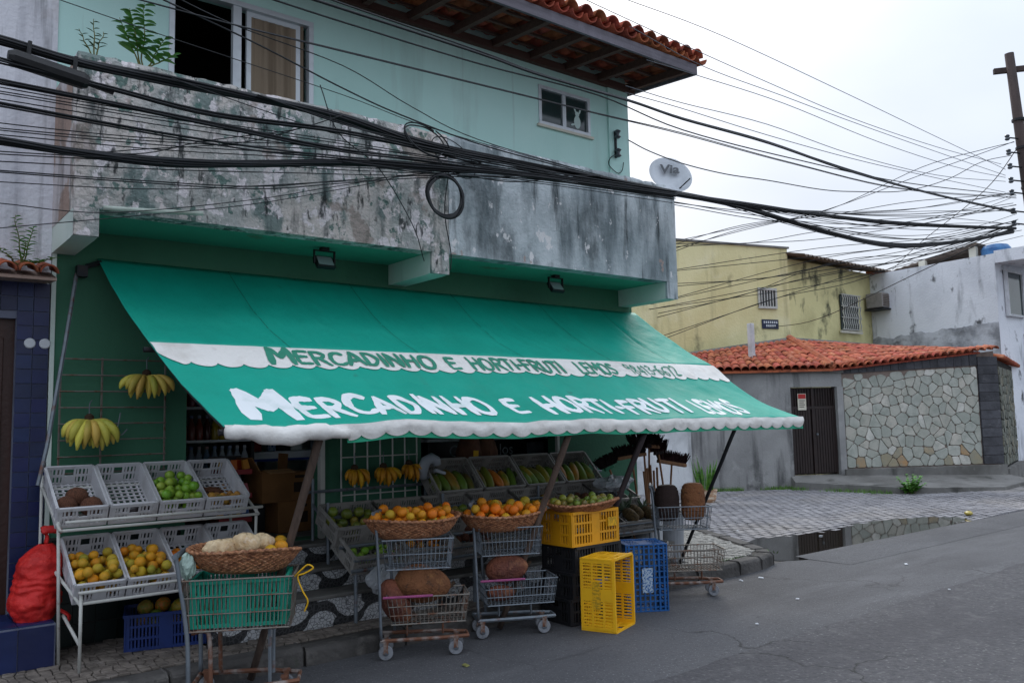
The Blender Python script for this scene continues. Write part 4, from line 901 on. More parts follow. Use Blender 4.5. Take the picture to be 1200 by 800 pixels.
# ------------------------------------------------------------------ pole, cables and what hangs on them
up = wthing('utility_pole', 'dark tapered utility pole with crossarm at the street corner', 'pole', (16.15, 6.02, 0))
MB().tube([(16.62, 5.6, -.03), (16.48, 5.7, 3), (16.25, 5.78, 5.6), (16.03, 5.82, 7.9)], [.12, .105, .09, .075], 12).build('post', 'pole_concrete', up, smooth=True)
MB().box((16.2, 5.7, 7.62), (.08, .9, .09), (0, 0, R(38))).build('crossarm', 'pole_concrete', up)
for k, (z, dx) in enumerate(((6.36, -.16), (6.1, -.15), (5.85, -.14), (5.6, -.14), (5.38, -.15), (5.05, -.15), (4.83, -.16))):
    ins = MB().lathe([(.025, -.05), (.045, -.03), (.028, 0), (.045, .03), (.025, .05)], 8, (16.11 + dx - .07, 5.93 - .03, z)).build('insulator', 'porcelain', up)
    MB().bar((16.25 - (z - 5.6) * .0957, 5.78, z), (16.11 + dx - .07, 5.9, z), .014, 5).build('insulator_pin', 'steel_dark', ins)
for z in (4.2, 4.6, 5.5, 6.2, 6.7): MB().lathe([(.115, -.02), (.115, .02)], 12, (16.4 - (z - 4.2) * .098, 5.74 + (z - 4.2) * .022, z)).build('pole_band', 'steel_dark', up)
WIRES = {
    'heavy': [(0.38, 3.79), (0.62, 3.80), (1.06, 3.78), (1.56, 3.80), (2.12, 3.82), (2.77, 3.83), (3.51, 3.77), (4.39, 3.80), (5.43, 3.84), (6.54, 3.87), (7.73, 3.91), (9.32, 3.86), (11.33, 3.90), (13.65, 4.24), (15.84, 4.68)],
    'lowb': [(0.40, 3.19), (0.64, 3.21), (1.07, 3.22), (1.56, 3.26), (2.12, 3.35), (2.76, 3.48), (3.51, 3.58), (4.38, 3.69), (5.42, 3.78), (6.54, 3.85), (7.89, 3.94), (9.34, 4.04), (11.63, 4.24), (15.85, 4.73)],
    'c1': [(0.38, 3.67), (0.62, 3.66), (1.21, 3.64), (1.83, 3.62), (2.76, 3.70), (3.84, 3.72), (4.88, 3.76), (6.54, 3.86)],
    'c2': [(0.39, 3.54), (0.63, 3.54), (1.21, 3.55), (1.89, 3.55), (2.76, 3.56), (3.67, 3.64), (6.54, 3.84)],
    'c3': [(0.39, 3.41), (0.63, 3.41), (1.41, 3.42), (2.12, 3.45), (2.76, 3.51), (4.38, 3.67), (6.54, 3.83)],
    't1': [(0.39, 3.48), (0.63, 3.49), (1.56, 3.53), (2.76, 3.61), (4.02, 3.68), (6.54, 3.85)],
    't2': [(0.40, 3.27), (0.64, 3.28), (1.56, 3.38), (2.76, 3.55), (4.38, 3.71), (6.54, 3.84)],
    't3': [(0.40, 3.11), (0.64, 3.13), (1.56, 3.25), (2.76, 3.43), (4.38, 3.65), (6.54, 3.79)],
    't4': [(0.41, 3.02), (0.64, 3.04), (1.31, 3.10), (2.12, 3.19), (2.76, 3.34), (3.51, 3.51), (4.38, 3.66), (6.54, 3.81)],
    't5': [(0.41, 2.96), (0.64, 2.98), (1.57, 3.09), (2.76, 3.34), (4.38, 3.65), (6.54, 3.82)],
    't6': [(0.41, 2.84), (0.65, 2.86), (1.22, 2.89), (2.12, 3.11), (2.76, 3.31), (3.67, 3.56), (5.42, 3.76), (6.54, 3.83)],
    't7': [(0.42, 2.66), (0.65, 2.72), (1.32, 2.88), (2.12, 3.08), (2.90, 3.33), (3.67, 3.57), (5.42, 3.80)],
    'd1': [(2.11, 4.62), (2.77, 4.63), (4.06, 4.64), (4.71, 4.63), (5.88, 4.67), (6.73, 4.67), (8.29, 4.73), (10.26, 4.73), (12.82, 4.83), (15.91, 5.02)],
    'd1b': [(2.30, 4.68), (2.77, 4.67), (4.06, 4.66), (4.71, 4.64), (5.88, 4.67), (6.73, 4.66), (8.29, 4.73), (10.26, 4.75), (12.82, 4.83), (15.91, 5.02)],
    'd2': [(2.11, 4.53), (2.77, 4.53), (4.04, 4.55), (5.46, 4.62), (6.72, 4.55), (8.83, 4.64), (11.72, 4.84), (15.97, 5.33)],
    'd3': [(1.05, 4.24), (1.34, 4.25), (2.00, 4.27), (2.77, 4.31), (4.40, 4.39), (5.45, 4.44), (6.72, 4.51), (8.82, 4.58), (11.70, 4.74), (15.96, 5.29)],
    'd4': [(1.29, 4.34), (1.53, 4.29), (2.12, 4.18), (2.77, 4.03), (3.28, 3.94), (4.11, 3.86), (5.43, 3.84)],
    'd5': [(0.74, 4.12), (0.90, 4.11), (1.54, 4.06), (2.77, 3.98), (3.51, 3.90), (4.78, 3.86), (6.15, 3.85)],
    'd6': [(1.39, 4.38), (1.94, 4.27), (2.77, 4.20), (3.36, 4.03), (4.02, 3.90), (5.43, 3.85)],
    'u1': [(4.95, 5.56), (5.39, 5.54), (6.78, 5.51), (8.36, 5.49), (10.35, 5.49), (12.95, 5.61), (15.49, 5.81)],
    'u2': [(5.51, 5.70), (5.99, 5.73), (7.55, 5.81), (10.38, 5.80), (12.97, 5.77), (15.67, 5.75)],
    'u3': [(5.98, 5.46), (7.14, 5.36), (8.71, 5.40), (10.34, 5.44), (12.93, 5.53), (15.65, 5.64)],
    'u4': [(6.22, 5.18), (7.05, 5.23), (8.71, 5.31), (11.03, 5.31), (13.52, 5.41), (15.64, 5.60)],
    'u5': [(5.89, 4.83), (6.74, 4.86), (8.32, 4.97), (10.29, 4.99), (12.88, 5.16), (15.63, 5.53)],
    'u6': [(5.88, 4.76), (6.74, 4.80), (8.30, 4.84), (10.28, 4.93), (12.57, 5.09), (15.59, 5.33)],
    'r1': [(5.86, 4.27), (6.17, 4.22), (6.70, 4.19), (7.43, 4.21), (8.26, 4.28), (9.38, 4.36), (10.23, 4.47), (11.70, 4.72), (13.17, 5.14), (14.56, 5.67), (15.92, 6.04)],
    's1': [(6.54, 3.74), (8.21, 3.81), (10.63, 4.03), (13.37, 4.48), (15.87, 4.82)],
    's2': [(6.54, 3.77), (7.88, 3.83), (9.74, 3.98), (12.19, 4.37), (15.98, 5.35)],
    's3': [(6.54, 3.76), (7.88, 3.87), (10.19, 4.18), (12.79, 4.59), (15.92, 5.05)],
    's4': [(6.54, 3.85), (8.23, 3.94), (10.18, 4.09), (12.77, 4.49), (15.87, 4.80)],
}
def wy(x): return 5.32 + x * .0348
CABG = 'black cables strung along the street past the balcony'
def cable(pts, r, name='cable', label='black cable strung along the street past the balcony', group=CABG, n=5, mt='cable', sub=6):
    return tag(MB().tube(catmull(pts, sub), r, n).build(name, mt, smooth=True), label, 'cable', group)
SPEC = {'heavy': (9, .0095, .022), 'lowb': (8, .0075, .02), 'c1': (4, .006, .014), 'c2': (4, .006, .013), 'c3': (3, .006, .012), 't1': (4, .0035, .04), 't2': (4, .0035, .04), 't3': (3, .0035, .035), 't4': (2, .004, .02), 't5': (1, .003, 0), 't6': (1, .003, 0), 't7': (1, .003, 0),
        'd1': (2, .011, .012), 'd1b': (1, .007, 0), 'd2': (1, .007, 0), 'd3': (2, .005, .01), 'd4': (1, .006, 0), 'd5': (1, .003, 0), 'd6': (1, .004, 0), 'r1': (1, .006, 0), 'r2': (1, .006, 0), 'r3': (1, .0045, 0), 'r4': (2, .006, .03)}
CLAB = {'heavy': ('thick black cable in the sagging bundle level with the balcony wall top', 'cables of the thick upper bundle'),
        'lowb': ('black cable in the lower bundle crossing the middle of the balcony wall', 'cables of the lower bundle')}
rg = random.Random(21)
for k, pts in WIRES.items():
    nst, r, spr = SPEC.get(k, (1, .0045, 0))
    for s in range(nst):
        ang = 2 * PI * s / max(nst, 1) + .4; q = []
        for i, (x, z) in enumerate(pts):
            sp = spr * (.6 + .5 * rg.random()) * (1.0 if i % 3 else 1.25)
            a = ang + i * .5 * (1 if k in ('heavy', 'lowb') else .2)
            q.append((x, wy(x) + sp * math.cos(a) + .012 * (ord(k[0]) % 7 - 3), z + sp * math.sin(a)))
        if k in CLAB: lab, grp = CLAB[k]
        elif k[0] == 'u': lab, grp = 'thin service wire running high through the sky to the pole', 'thin wires in the sky'
        elif k[0] == 'd': lab, grp = 'cable crossing in front of the mint upper storey', 'cables before the upper storey'
        elif k[0] in 'rs': lab, grp = 'cable between the balcony corner and the utility pole', 'cables from the corner to the pole'
        else: lab, grp = 'slack thin cable crossing in front of the stained balcony wall', 'slack cables before the balcony'
        cable(q, r, label=lab, group=grp, mt='cable_grey' if k[0] == 'u' else 'cable')
# slack strands that leave one bundle and join the other over the balcony
hv = WIRES['heavy']; lb = WIRES['lowb']
for k in range(10):
    i0 = rg.randrange(2, 6); i1 = i0 + rg.randrange(3, 5); a, b = (hv[i0], lb[min(i1, 12)]) if k % 2 else (lb[i0], hv[min(i1, 12)])
    q = []
    for j in range(6):
        t_ = j / 5; x = a[0] + (b[0] - a[0]) * t_; q.append((x, wy(x) - .03 + .01 * k % .05, a[1] + (b[1] - a[1]) * t_ - rg.uniform(.02, .1) * math.sin(PI * t_)))
    cable(q, rg.choice((.0035, .005)), label='slack strand passing from one cable bundle to the other', group='strands between the bundles')
FW = [
[(16.12, 5.89, 6.33), (15.59, 6.23, 6.11), (14.64, 6.85, 5.72), (13.18, 7.79, 5.1), (11.89, 8.63, 4.73), (10.64, 9.44, 4.35)],
[(16.08, 5.91, 5.4), (15.27, 6.44, 5.26), (14.34, 7.04, 5.09), (13.17, 7.8, 5.0), (11.89, 8.63, 4.76), (10.64, 9.44, 4.27)],
[(16.07, 5.92, 5.19), (14.59, 6.88, 4.85), (13.02, 7.89, 4.58), (11.88, 8.63, 4.51), (10.64, 9.44, 4.44)],
[(16.04, 5.94, 4.85), (14.55, 6.9, 4.28), (12.99, 7.91, 3.96), (11.85, 8.66, 3.63), (10.6, 9.46, 3.26)],
[(16.04, 5.94, 4.76), (14.82, 6.73, 4.4), (13.5, 7.59, 3.84), (12.22, 8.42, 3.53), (10.59, 9.47, 2.86)],
[(16.04, 5.94, 4.85), (14.82, 6.73, 4.28), (13.51, 7.58, 4.11), (12.23, 8.4, 3.92), (10.5, 9.6, 3.75)], [(16.04, 5.94, 4.82), (14.56, 6.9, 4.43), (12.87, 7.99, 4.07), (10.6, 9.6, 3.5)],
      [(16.04, 5.94, 4.79), (14.55, 6.9, 4.21), (12.86, 8.0, 3.77), (10.5, 9.55, 3.4)], [(16.05, 5.93, 4.91), (14.57, 6.89, 4.51), (13.01, 7.9, 4.29), (10.5, 9.55, 4.0)]]
for q in FW:
    for s in range(2): cable([(x + .03 * s, y, z + s * .07 * (i % 3)) for i, (x, y, z) in enumerate(q)], .006, label='sagging cable from the pole across the yellow house front', group='cables before the yellow house')
cable([(16.04, 5.94, 4.79), (16.0, 7.5, 4.3), (17.2, 10.5, 3.75), (18.7, 12.86, 3.85)], .008, label='single black drop cable ending at the street name plate', group=None)
# extra service drops between the corner and the pole
for k in range(9):
    z0, z1, sg_ = 3.98 + .05 * (k % 4), 4.6 + .1 * k, rg.uniform(.25, .8)
    hz_ = lambda x: next((a[1] + (b[1] - a[1]) * (x - a[0]) / (b[0] - a[0]) for a, b in zip(hv, hv[1:]) if a[0] <= x <= b[0]), 4)
    xs_ = 6.9 + .12 * k; z0 = hz_(xs_)
    cable([(x, wy(x) + .006 * (k - 4), hz_(x) + .008 * (k % 3 - 1)) for x in (xs_ - 2.2, xs_ - 1.2)] + [(xs_ + (15.95 - xs_) * j / 7, wy(xs_ + (15.95 - xs_) * j / 7) + .02 * (k - 4) * min(1, j / 2), z0 + (z1 - z0) * j / 7 - sg_ * math.sin(PI * j / 7) * .55) for j in range(8)], rg.choice((.0045, .006)), label='cable between the balcony corner and the utility pole', group='cables from the corner to the pole')
cable([(16.2, 5.8, 6.3), (17.5, 7, 5.9), (20, 9.5, 5.6), (23.5, 12, 5.68)], .008, label='drop cable from the pole to the white house roof', group=None)
# coil of spare cable and loose loops
def ring(c, R_, n, spread, r, name, label, sq=1.0, tilt=0):
    P = []
    N = 40 * n
    for i in range(N + 1):
        a = 2 * PI * i / 40 + 1.2; rr = R_ + spread * .35 * math.sin(i * .37)
        P.append((c[0] + rr * math.cos(a), c[1] + spread * (.5 * math.sin(i * .21)), c[2] + sq * rr * math.sin(a) + tilt * rr * math.cos(a)))
    return tag(MB().tube(P, r, 5).build(name, 'cable', smooth=True), label, 'cable coil')
ring((3.68, 5.44, 3.375), .165, 8, .05, .008, 'cable_coil', 'neat black cable coil hanging below the bundles')
ring((3.5, 5.43, 3.79), .2, 2, .1, .006, 'cable_loop', 'loose cable loops tangled above the neat coil', .55, -.2)
ring((3.78, 5.45, 3.7), .22, 1, .05, .004, 'cable_loop', 'single thin slack cable loop beside the tangled loops', .6, -.35)
cable([(4.03, 5.9, 3.75), (4.0, 5.93, 3.4), (4.075, 5.955, 3.06), (4.07, 5.955, 2.9)], .005, label='short cable dropping down the balcony wall joint', group=None)
cable([(2.6, 5.42, 4.02), (2.75, 5.43, 3.7), (3.1, 5.46, 3.5), (3.6, 5.8, 3.2), (3.8, 5.95, 2.95)], .004, label='thin wire slanting down across the peeling balcony wall', group=None)
bx = wthing('splice_box', 'long black cable splice box hung under the upper bundle', 'splice box', (.9, 5.34, 3.66))
MB().tube([(.66, 5.34, 3.7), (.69, 5.34, 3.7), (1.05, 5.35, 3.655), (1.08, 5.35, 3.65)], [.035, .05, .05, .035], 10).build('housing', 'cable_box', bx, smooth=False)
MB().bar((1.08, 5.35, 3.65), (1.22, 5.36, 3.63), .02, 6).build('nozzle', 'cable_box', bx)
for x, z in ((.76, 3.7), (1.0, 3.67)): MB().bar((x, 5.345, z), (x + .01, 5.345, z + .12), .012, 5).build('hanger', 'cable_box', bx)
# satellite dish on the balcony corner
ds = thing('satellite_dish', 'grey satellite dish mounted on the balcony corner', 'satellite dish', (7.02, 6.02, 4.08)); ds.scale = (1.18,) * 3
dm = Euler((R(62), 0, R(-28))).to_matrix()
MB().lathe([(.005, -.035), (.08, -.03), (.15, -.014), (.2, .008), (.204, .012), (.2, .014), (.15, -.006), (.08, -.022), (.005, -.027)], 28, (0, -.02, .13), sy=1.08, m=dm).build('reflector', 'dish', ds, smooth=True)
me = text_mesh('Via', .15, .005, .25); tx = put('lettering', me, ds, loc=Vector((0, -.02, .13)) + dm @ Vector((-.1, .02, .012)), rot=dm.to_euler()); me.materials.append(MAT['dish_letter'])
MB().bar((0, .02, 0), (0, .03, .1), .014, 6).bar((0, -.04, -.06), (.04, -.22, .06), .006, 5).build('arm', 'steel_dark', ds)
# insulator rack on the wall
ir = thing('insulator_rack', 'black insulator rack with curled drop wire on the mint wall', 'insulator', (6.88, 6.69, 4.74))
MB().b2(-.012, .012, -.03, 0, -.16, .16).build('bracket', 'steel_dark', ir)
for z in (-.11, .11): MB().lathe([(.02, -.05), (.04, -.035), (.022, -.01), (.022, .01), (.04, .035), (.02, .05)], 10, (0, -.055, z)).build('insulator', 'porcelain', ir, smooth=False)
MB().tube(catmull([(0, -.05, -.11), (-.1, -.03, -.18), (-.12, -.02, -.26), (0, -.03, -.34), (.08, -.03, -.3), (.1, -.04, -.2)], 5), .005, 5).build('drop_wire', 'cable', ir)
# plants on the balcony, ledge and ground
def leaf_mesh(l, wd, droop=.3, fold=.2):
    m = MB(); n = 5; V = []
    for i in range(n + 1):
        t = i / n; ww = wd * math.sin(PI * (t * .92 + .04)) ** .8; x = l * t; z = -droop * l * t * t
        V += [(x, -ww, z + fold * ww), (x, 0, z), (x, ww, z + fold * ww)]
    return m.add(V, [(3 * i + k, 3 * i + 3 + k, 3 * i + 4 + k, 3 * i + 1 + k) for i in range(n) for k in range(2)])
LF = [leaf_mesh(.1, .022, .35), leaf_mesh(.08, .026, .2)]
def sprig(mb_leaf, mb_stem, base, tip, n, ln, mt_seed, wid=.02):
    rg = random.Random(mt_seed); base, tip = Vector(base), Vector(tip); d = tip - base
    path = [base + d * t + Vector((.02 * noise.noise((t * 3, mt_seed, 0)), .02 * noise.noise((t * 3, mt_seed, 5)), -.06 * d.length * t * t)) for t in [i / 8 for i in range(9)]]
    mb_stem.tube(path, [.006 - .0005 * i for i in range(9)], 5)
    for k in range(n):
        t = .25 + .75 * k / n; p = base + d * t + Vector((0, 0, -.06 * d.length * t * t)); s = 1 if k % 2 else -1
        lm = leaf_mesh(ln * (1 - .45 * t) * rg.uniform(.8, 1.2), wid * rg.uniform(.8, 1.2), rg.uniform(.1, .5))
        ax = Vector((s * .8, -.25 + rg.uniform(-.3, .3), .35 + rg.uniform(-.2, .3))).normalized()
        q = ax.to_track_quat('X', 'Z').to_matrix().to_4x4()
        lm.xf(Matrix.Translation(p) @ q); mb_leaf.add(lm.v, lm.f)
def plant(name, label, base, sprigs, ln, mt='leaf', wid=.02, group=None):
    t = thing(name, label, 'plant', base, group=group); a, b = MB(), MB()
    for i, (dx, dy, h, n) in enumerate(sprigs): sprig(a, b, (dx * .15, dy * .1, 0), (dx, dy, h), n, ln, i + len(label), wid)
    a.build('foliage', mt, t); b.build('stem', 'stem', t)
    return t
plant('wall_plant', 'leafy green seedling growing on the balcony wall top', (1.56, 6.03, 4.1), [(-.1, -.02, .42, 18), (.0, 0, .5, 18), (.14, -.03, .26, 12), (.2, -.05, .14, 8), (-.16, 0, .34, 12)], .11, wid=.024)
plant('wall_plant', 'thin sparse weed at the balcony corner', (1.25, 6.03, 4.1), [(-.1, 0, .18, 7), (.05, 0, .2, 8), (-.02, -.04, .26, 8)], .06, 'leaf_dark', .008)
plant('ledge_plant', 'trailing weed sprouting from the small tiled ledge', (.93, 6.48, 2.72), [(-.05, 0, .36, 18), (.05, -.05, .28, 16), (.18, -.1, .06, 12), (-.15, -.06, .1, 12), (.1, -.12, .02, 12), (0, -.1, .16, 12)], .06, 'leaf', .016)
plant('roadside_weed', 'bushy green weed at the foot of the gate platform', (16.55, 8.35, 0), [(U(-.35, .35), U(-.25, .25), U(.12, .42), 12) for _ in range(22)], .12, 'leaf', .035)
pp = thing('potted_plant', 'upright spiky snake plant in a pale terracotta pot', 'plant', (12.75, 10.35, 0)); pp.scale = (.72, .72, .72)
MB().lathe([(.2, 0), (.27, .1), (.3, .3), (.32, .34), (.27, .34), (.26, .28)], 18).build('pot', 'planter', pp, smooth=False)
m = MB()
for k in range(34):
    a, r_ = U(0, 2 * PI), U(0, .2); h = U(.45, .98); b = Vector((r_ * math.cos(a), r_ * math.sin(a), .28)); ln = Vector((math.cos(a) * U(.05, .3), math.sin(a) * U(.05, .3), h)); wv = Vector((-math.sin(a + .6), math.cos(a + .6), 0)) * U(.025, .04)
    V = []
    for i in range(6): t = i / 5; c = b + ln * t; ww = wv * (.6 + .9 * t) * (1 - t ** 3); V += [c - ww, c + Vector((0, .006, 0)), c + ww]
    m.add(V, [(3 * i + j, 3 * i + 3 + j, 3 * i + 4 + j, 3 * i + 1 + j) for i in range(5) for j in range(2)])
m.build('leaves', 'snake_leaf', pp)
# grass along the foot of the wall
m = MB(); rg = random.Random(9)
for k in range(2600):
    if k < 1500: s = rg.uniform(-.5, 1.8); p = aw(s, -.02 - abs(rg.gauss(0, .1)), 0)
    elif k < 2200:
        t = rg.random(); p = Vector((16.05, 10.6, 0)).lerp(Vector((16.36, 8.6, 0)), t) + Vector((-.03 - abs(rg.gauss(0, .12)), 0, 0))
    else: p = Vector((rg.uniform(7.2, 8.1), 5.62 + abs(rg.gauss(0, .06)), .1))
    if noise.noise((p.x * 1.6, p.y * 1.6, 3)) < -.08: continue
    h = rg.uniform(.03, .12) * (1 if k < 2200 else .4); a = rg.uniform(0, PI); d = Vector((math.cos(a), math.sin(a), 0)) * .008; l = Vector((rg.uniform(-.04, .04), rg.uniform(-.04, .04), h))
    m.add([p - d, p + d, p + l], [(0, 1, 2)])
tag(m.build('grass', 'grass', kind='stuff'), 'short green grass along the foot of the grey wall', 'grass')
# ------------------------------------------------------------------ crates
def crate_mesh(lx, ly, h, mt, style='slot', th=.01):
    m = MB()
    def side(o, a, nrm, l, solid, short):
        o, a, nrm = Vector(o), Vector(a), Vector(nrm)
        def s(u0, u1, z0, z1, d0=0, d1=th):
            c = o + a * ((u0 + u1) / 2) + nrm * ((d0 + d1) / 2) + Vector((0, 0, (z0 + z1) / 2)); d = a * (u1 - u0) + nrm * (d1 - d0)
            m.box(c, (abs(d.x), abs(d.y), z1 - z0))
        e = l / 2
        s(-e, e, h - .022, h, 0, th + .008); s(-e, e, 0, .022)
        if solid:
            s(-e, e, .022, h - .022, .002, th - .002)
            for k in range(4): s(-e + (k + .5) * l / 4 - .004, -e + (k + .5) * l / 4 + .004, .022, h - .022, th - .002, th + .004)
            return
        s(-e, -e + .025, .022, h - .022); s(e - .025, e, .022, h - .022)
        c = .3 * l if short else .18 * l
        s(-c / 2, c / 2, .022, h - (.075 if short else .022), 0, th)
        if short: s(-c / 2, -c / 2 + .014, h - .075, h - .022); s(c / 2 - .014, c / 2, h - .075, h - .022)
        zb = [h * .5] if h < .24 else [h * .34, h * .66]
        for z in zb: s(-e + .025, -c / 2, z - .008, z + .008, 0, th); s(c / 2, e - .025, z - .008, z + .008, 0, th)
        n = max(3, int((e - .025 - c / 2) / (.022 if style == 'slot' else .027)))
        for sg in (-1, 1):
            for k in range(n):
                u = sg * (c / 2 + (k + .5) * (e - .025 - c / 2) / n); s(u - .006, u + .006, .022, h - .022, .0015, th - .0015)
    sol = style == 'solid'
    side((0, -ly / 2, 0), (1, 0, 0), (0, -1, 0), lx, False, lx <= ly); side((0, ly / 2, 0), (1, 0, 0), (0, 1, 0), lx, False, lx <= ly)
    side((-lx / 2, 0, 0), (0, 1, 0), (-1, 0, 0), ly, sol, ly < lx); side((lx / 2, 0, 0), (0, 1, 0), (1, 0, 0), ly, sol, ly < lx)
    for sx in (-1, 1):
        for sy in (-1, 1): m.box((sx * (lx / 2 + .003), sy * (ly / 2 + .003), h / 2), (.014, .014, h))
    nx, ny = max(4, int(lx / .04)), max(5, int(ly / .045))
    for k in range(nx): m.box((-lx / 2 + (k + .5) * lx / nx, 0, .006), (.015, ly, .008))
    for k in range(ny): m.box((0, -ly / 2 + (k + .5) * ly / ny, .011), (lx, .012, .008))
    return m.mesh('crate', mt)
def fruit_mesh(mt, r=1, sq=.92, n=14, k=9, bumps=0.0, seed=0, dimple=.06):
    m = MB(); P = []
    for i in range(k + 1):
        t = PI * i / k; rr = math.sin(t) * r + .0005; z = -math.cos(t) * r * sq
        if i == k: z -= dimple * r
        if i == 0: z += dimple * .5 * r
        P.append((rr, z))
    m.lathe(P, n)
    if bumps: m.v = [tuple(Vector(v) * (1 + bumps * noise.noise(Vector(v) * 2.2 / r + Vector((seed, 0, 0))))) for v in m.v]
    return m.mesh('fruit', mt, True)
def pack(n, r, inreg, floor, seed, tries=40, gravity=(0, 0)):
    rg = random.Random(seed); out_ = []
    xs, ys = inreg[1]
    for i in range(n):
        ri = r * rg.uniform(.8, 1.16); best = None
        for _ in range(tries):
            x, y = rg.uniform(*xs), rg.uniform(*ys)
            if not inreg[0](x, y, ri): continue
            z = floor(x, y) + ri
            for (a, b, c, q) in out_:
                d2 = (a - x) ** 2 + (b - y) ** 2; s = (q + ri) * .96
                if d2 < s * s: z = max(z, c + math.sqrt(s * s - d2))
            cost = z + gravity[0] * x + gravity[1] * y
            if best is None or cost < best[0]: best = (cost, x, y, z, ri)
        if best: out_.append(best[1:])
    return out_
FM = {}
def fm(mt, **k):
    key = mt + str(sorted(k.items()))
    if key not in FM: FM[key] = [fruit_mesh(mt, bumps=.05, seed=s, **k) for s in (1, 2, 3)]
    return FM[key]
def fill(M4, pos, mt, name, label, group, cat='fruit', stretch=None, **k):
    ms = fm(mt, **k)
    for i, (x, y, z, r) in enumerate(pos):
        p = M4 @ Vector((x, y, z)); s = (r, r, r * (stretch or 1))
        o = put(name, ms[i % 3], None, loc=p, rot=(U(-1, 1), U(-1, 1), U(0, 6)), scale=s)
        tag(o, label, cat, group)
def crate_region(lx, ly, y0=-.5, y1=.5):
    return (lambda x, y, r: abs(x) < lx / 2 - r and y0 * ly + r < y < y1 * ly - r, ((-lx / 2, lx / 2), (y0 * ly, y1 * ly)))
CW = crate_mesh(.285, .5, .15, 'crate_white', 'solid'); CD = crate_mesh(.46, .36, .16, 'crate_dull', 'slot')
def place_crate(me, top, tilt, h, label, group, name='produce_crate', cat='crate', rz_=0):
    rot = Euler((tilt, 0, rz_)); m = rot.to_matrix(); loc = Vector(top) - m @ Vector((0, 0, h))
    o = put(name, me, None, loc=loc, rot=rot); tag(o, label, cat, group)
    return Matrix.Translation(loc) @ m.to_4x4()

# ------------------------------------------------------------------ left rack
lr = wthing('display_rack', 'white two-tier metal rack beside the red sack', 'rack', (1.8, 6.2, .12))
for (a, b, nm) in (((1.22, 5.88, .115), (1.22, 5.88, .6), 'leg'), ((2.42, 5.88, .115), (2.42, 5.88, .6), 'leg'), ((1.16, 6.18, .115), (1.13, 6.14, 1.02), 'leg'), ((2.44, 6.2, .115), (2.43, 6.12, 1.02), 'leg'), ((1.1, 6.56, .115), (1.1, 6.56, 1.3), 'leg'), ((2.4, 6.56, .115), (2.4, 6.56, 1.3), 'leg'),
                   ((1.22, 5.885, .53), (2.42, 5.885, .53), 'front_bar'), ((1.13, 6.08, .965), (2.43, 6.08, .965), 'front_bar'), ((1.2, 5.86, .6), (2.43, 5.86, .6), 'retaining_bar'), ((1.15, 6.03, 1.02), (2.44, 6.03, 1.02), 'retaining_bar'),
                   ((1.22, 5.885, .52), (1.1, 6.5, .78), 'side_bar'), ((2.42, 5.885, .52), (2.4, 6.5, .78), 'side_bar'), ((1.13, 6.08, .965), (1.1, 6.56, 1.22), 'side_bar'), ((2.43, 6.08, .965), (2.4, 6.56, 1.22), 'side_bar'), ((1.1, 6.56, 1.2), (2.4, 6.56, 1.2), 'back_bar'), ((1.1, 6.5, .77), (2.4, 6.5, .77), 'back_bar'), ((1.18, 6.18, .42), (1.22, 5.88, .28), 'brace')):
    MB().bar(a, b, .0105, 8).build(nm, 'white_paint', lr, smooth=True)
T1 = R(29); TU = []; TL = []
ul = ['white plastic crate holding three brown coconuts', 'white plastic crate with one dark aubergine', 'white plastic crate full of green limes', 'white plastic crate with brown roots and small yellow fruit']
ll = ['white plastic crate of mandarins below the coconuts', 'white plastic crate of mandarins below the aubergine', 'white plastic crate half full of oranges below the limes', 'empty white plastic crate below the roots']
for i in range(4):
    TU.append(place_crate(CW, (1.268 + i * .316, 6.325, 1.23), T1, .15, ul[i], 'white crates on the left rack'))
    TL.append(place_crate(CW, (1.345 + i * .316, 6.155, .767), T1, .15, ll[i], 'white crates on the left rack'))
fl = lambda x, y: .016
reg = crate_region(.285, .5, -.5, .45)
fill(TU[0], [(-.08, -.14, .085, .07), (.07, -.16, .085, .07), (-.0, -.05, .09, .074)], 'coconut', 'coconut', 'shaggy brown coconut in the white crate', 'coconuts in the crate', 'coconut', n=18, k=12)
m = MB().lathe([(.004, -.1), (.03, -.08), (.042, -.03), (.036, .03), (.022, .07), (.012, .085)], 14); m.xf(Matrix.Rotation(R(80), 4, 'Y')); o = put('aubergine', m.mesh('aubergine', 'aubergine', True)); o.matrix_world = TU[1] @ Matrix.Translation((.04, -.19, .05)); tag(o, 'dark purple aubergine alone in a white crate', 'aubergine')
fill(TU[2], pack(46, .034, crate_region(.285, .5, -.5, .36), fl, 3, gravity=(0, .25)), 'lime', 'lime', 'green lime in the white crate beside the aubergine crate', 'limes in the white crate', n=12, k=8)
fill(TU[3], pack(20, .028, crate_region(.285, .5, -.5, -.05), fl, 4, gravity=(0, .25)), 'small_fruit', 'small_fruit', 'small yellow brown fruit in the crate of roots', 'small fruit beside the roots', n=12, k=8)
for k in range(7):
    m = MB().tube([(-.06 + .02 * math.sin(i + k), U(-.01, .01), .008 * math.sin(i * 2 + k)) if i == 0 else (-.06 + .03 * i, .01 * math.sin(i + k), .006 * math.sin(i * 2 + k)) for i in range(5)], [.006, .014, .017, .013, .004], 7)
    o = put('cassava_root', m.mesh('cassava_root', 'root', True)); o.matrix_world = TU[3] @ Matrix.Translation((-.03 + .012 * (k % 3), -.06 + .03 * (k % 4), .04 + .012 * (k // 4))) @ Matrix.Rotation(U(-.4, .4), 4, 'Z'); tag(o, 'thin brown root in the white crate', 'root', 'roots in the crate')
fill(TL[0], pack(46, .033, crate_region(.285, .5, -.5, .3), fl, 5, gravity=(0, .25)), 'lime_orange', 'mandarin', 'ripening mandarin in the crate below the coconuts', 'mandarins below the coconuts', n=12, k=8)
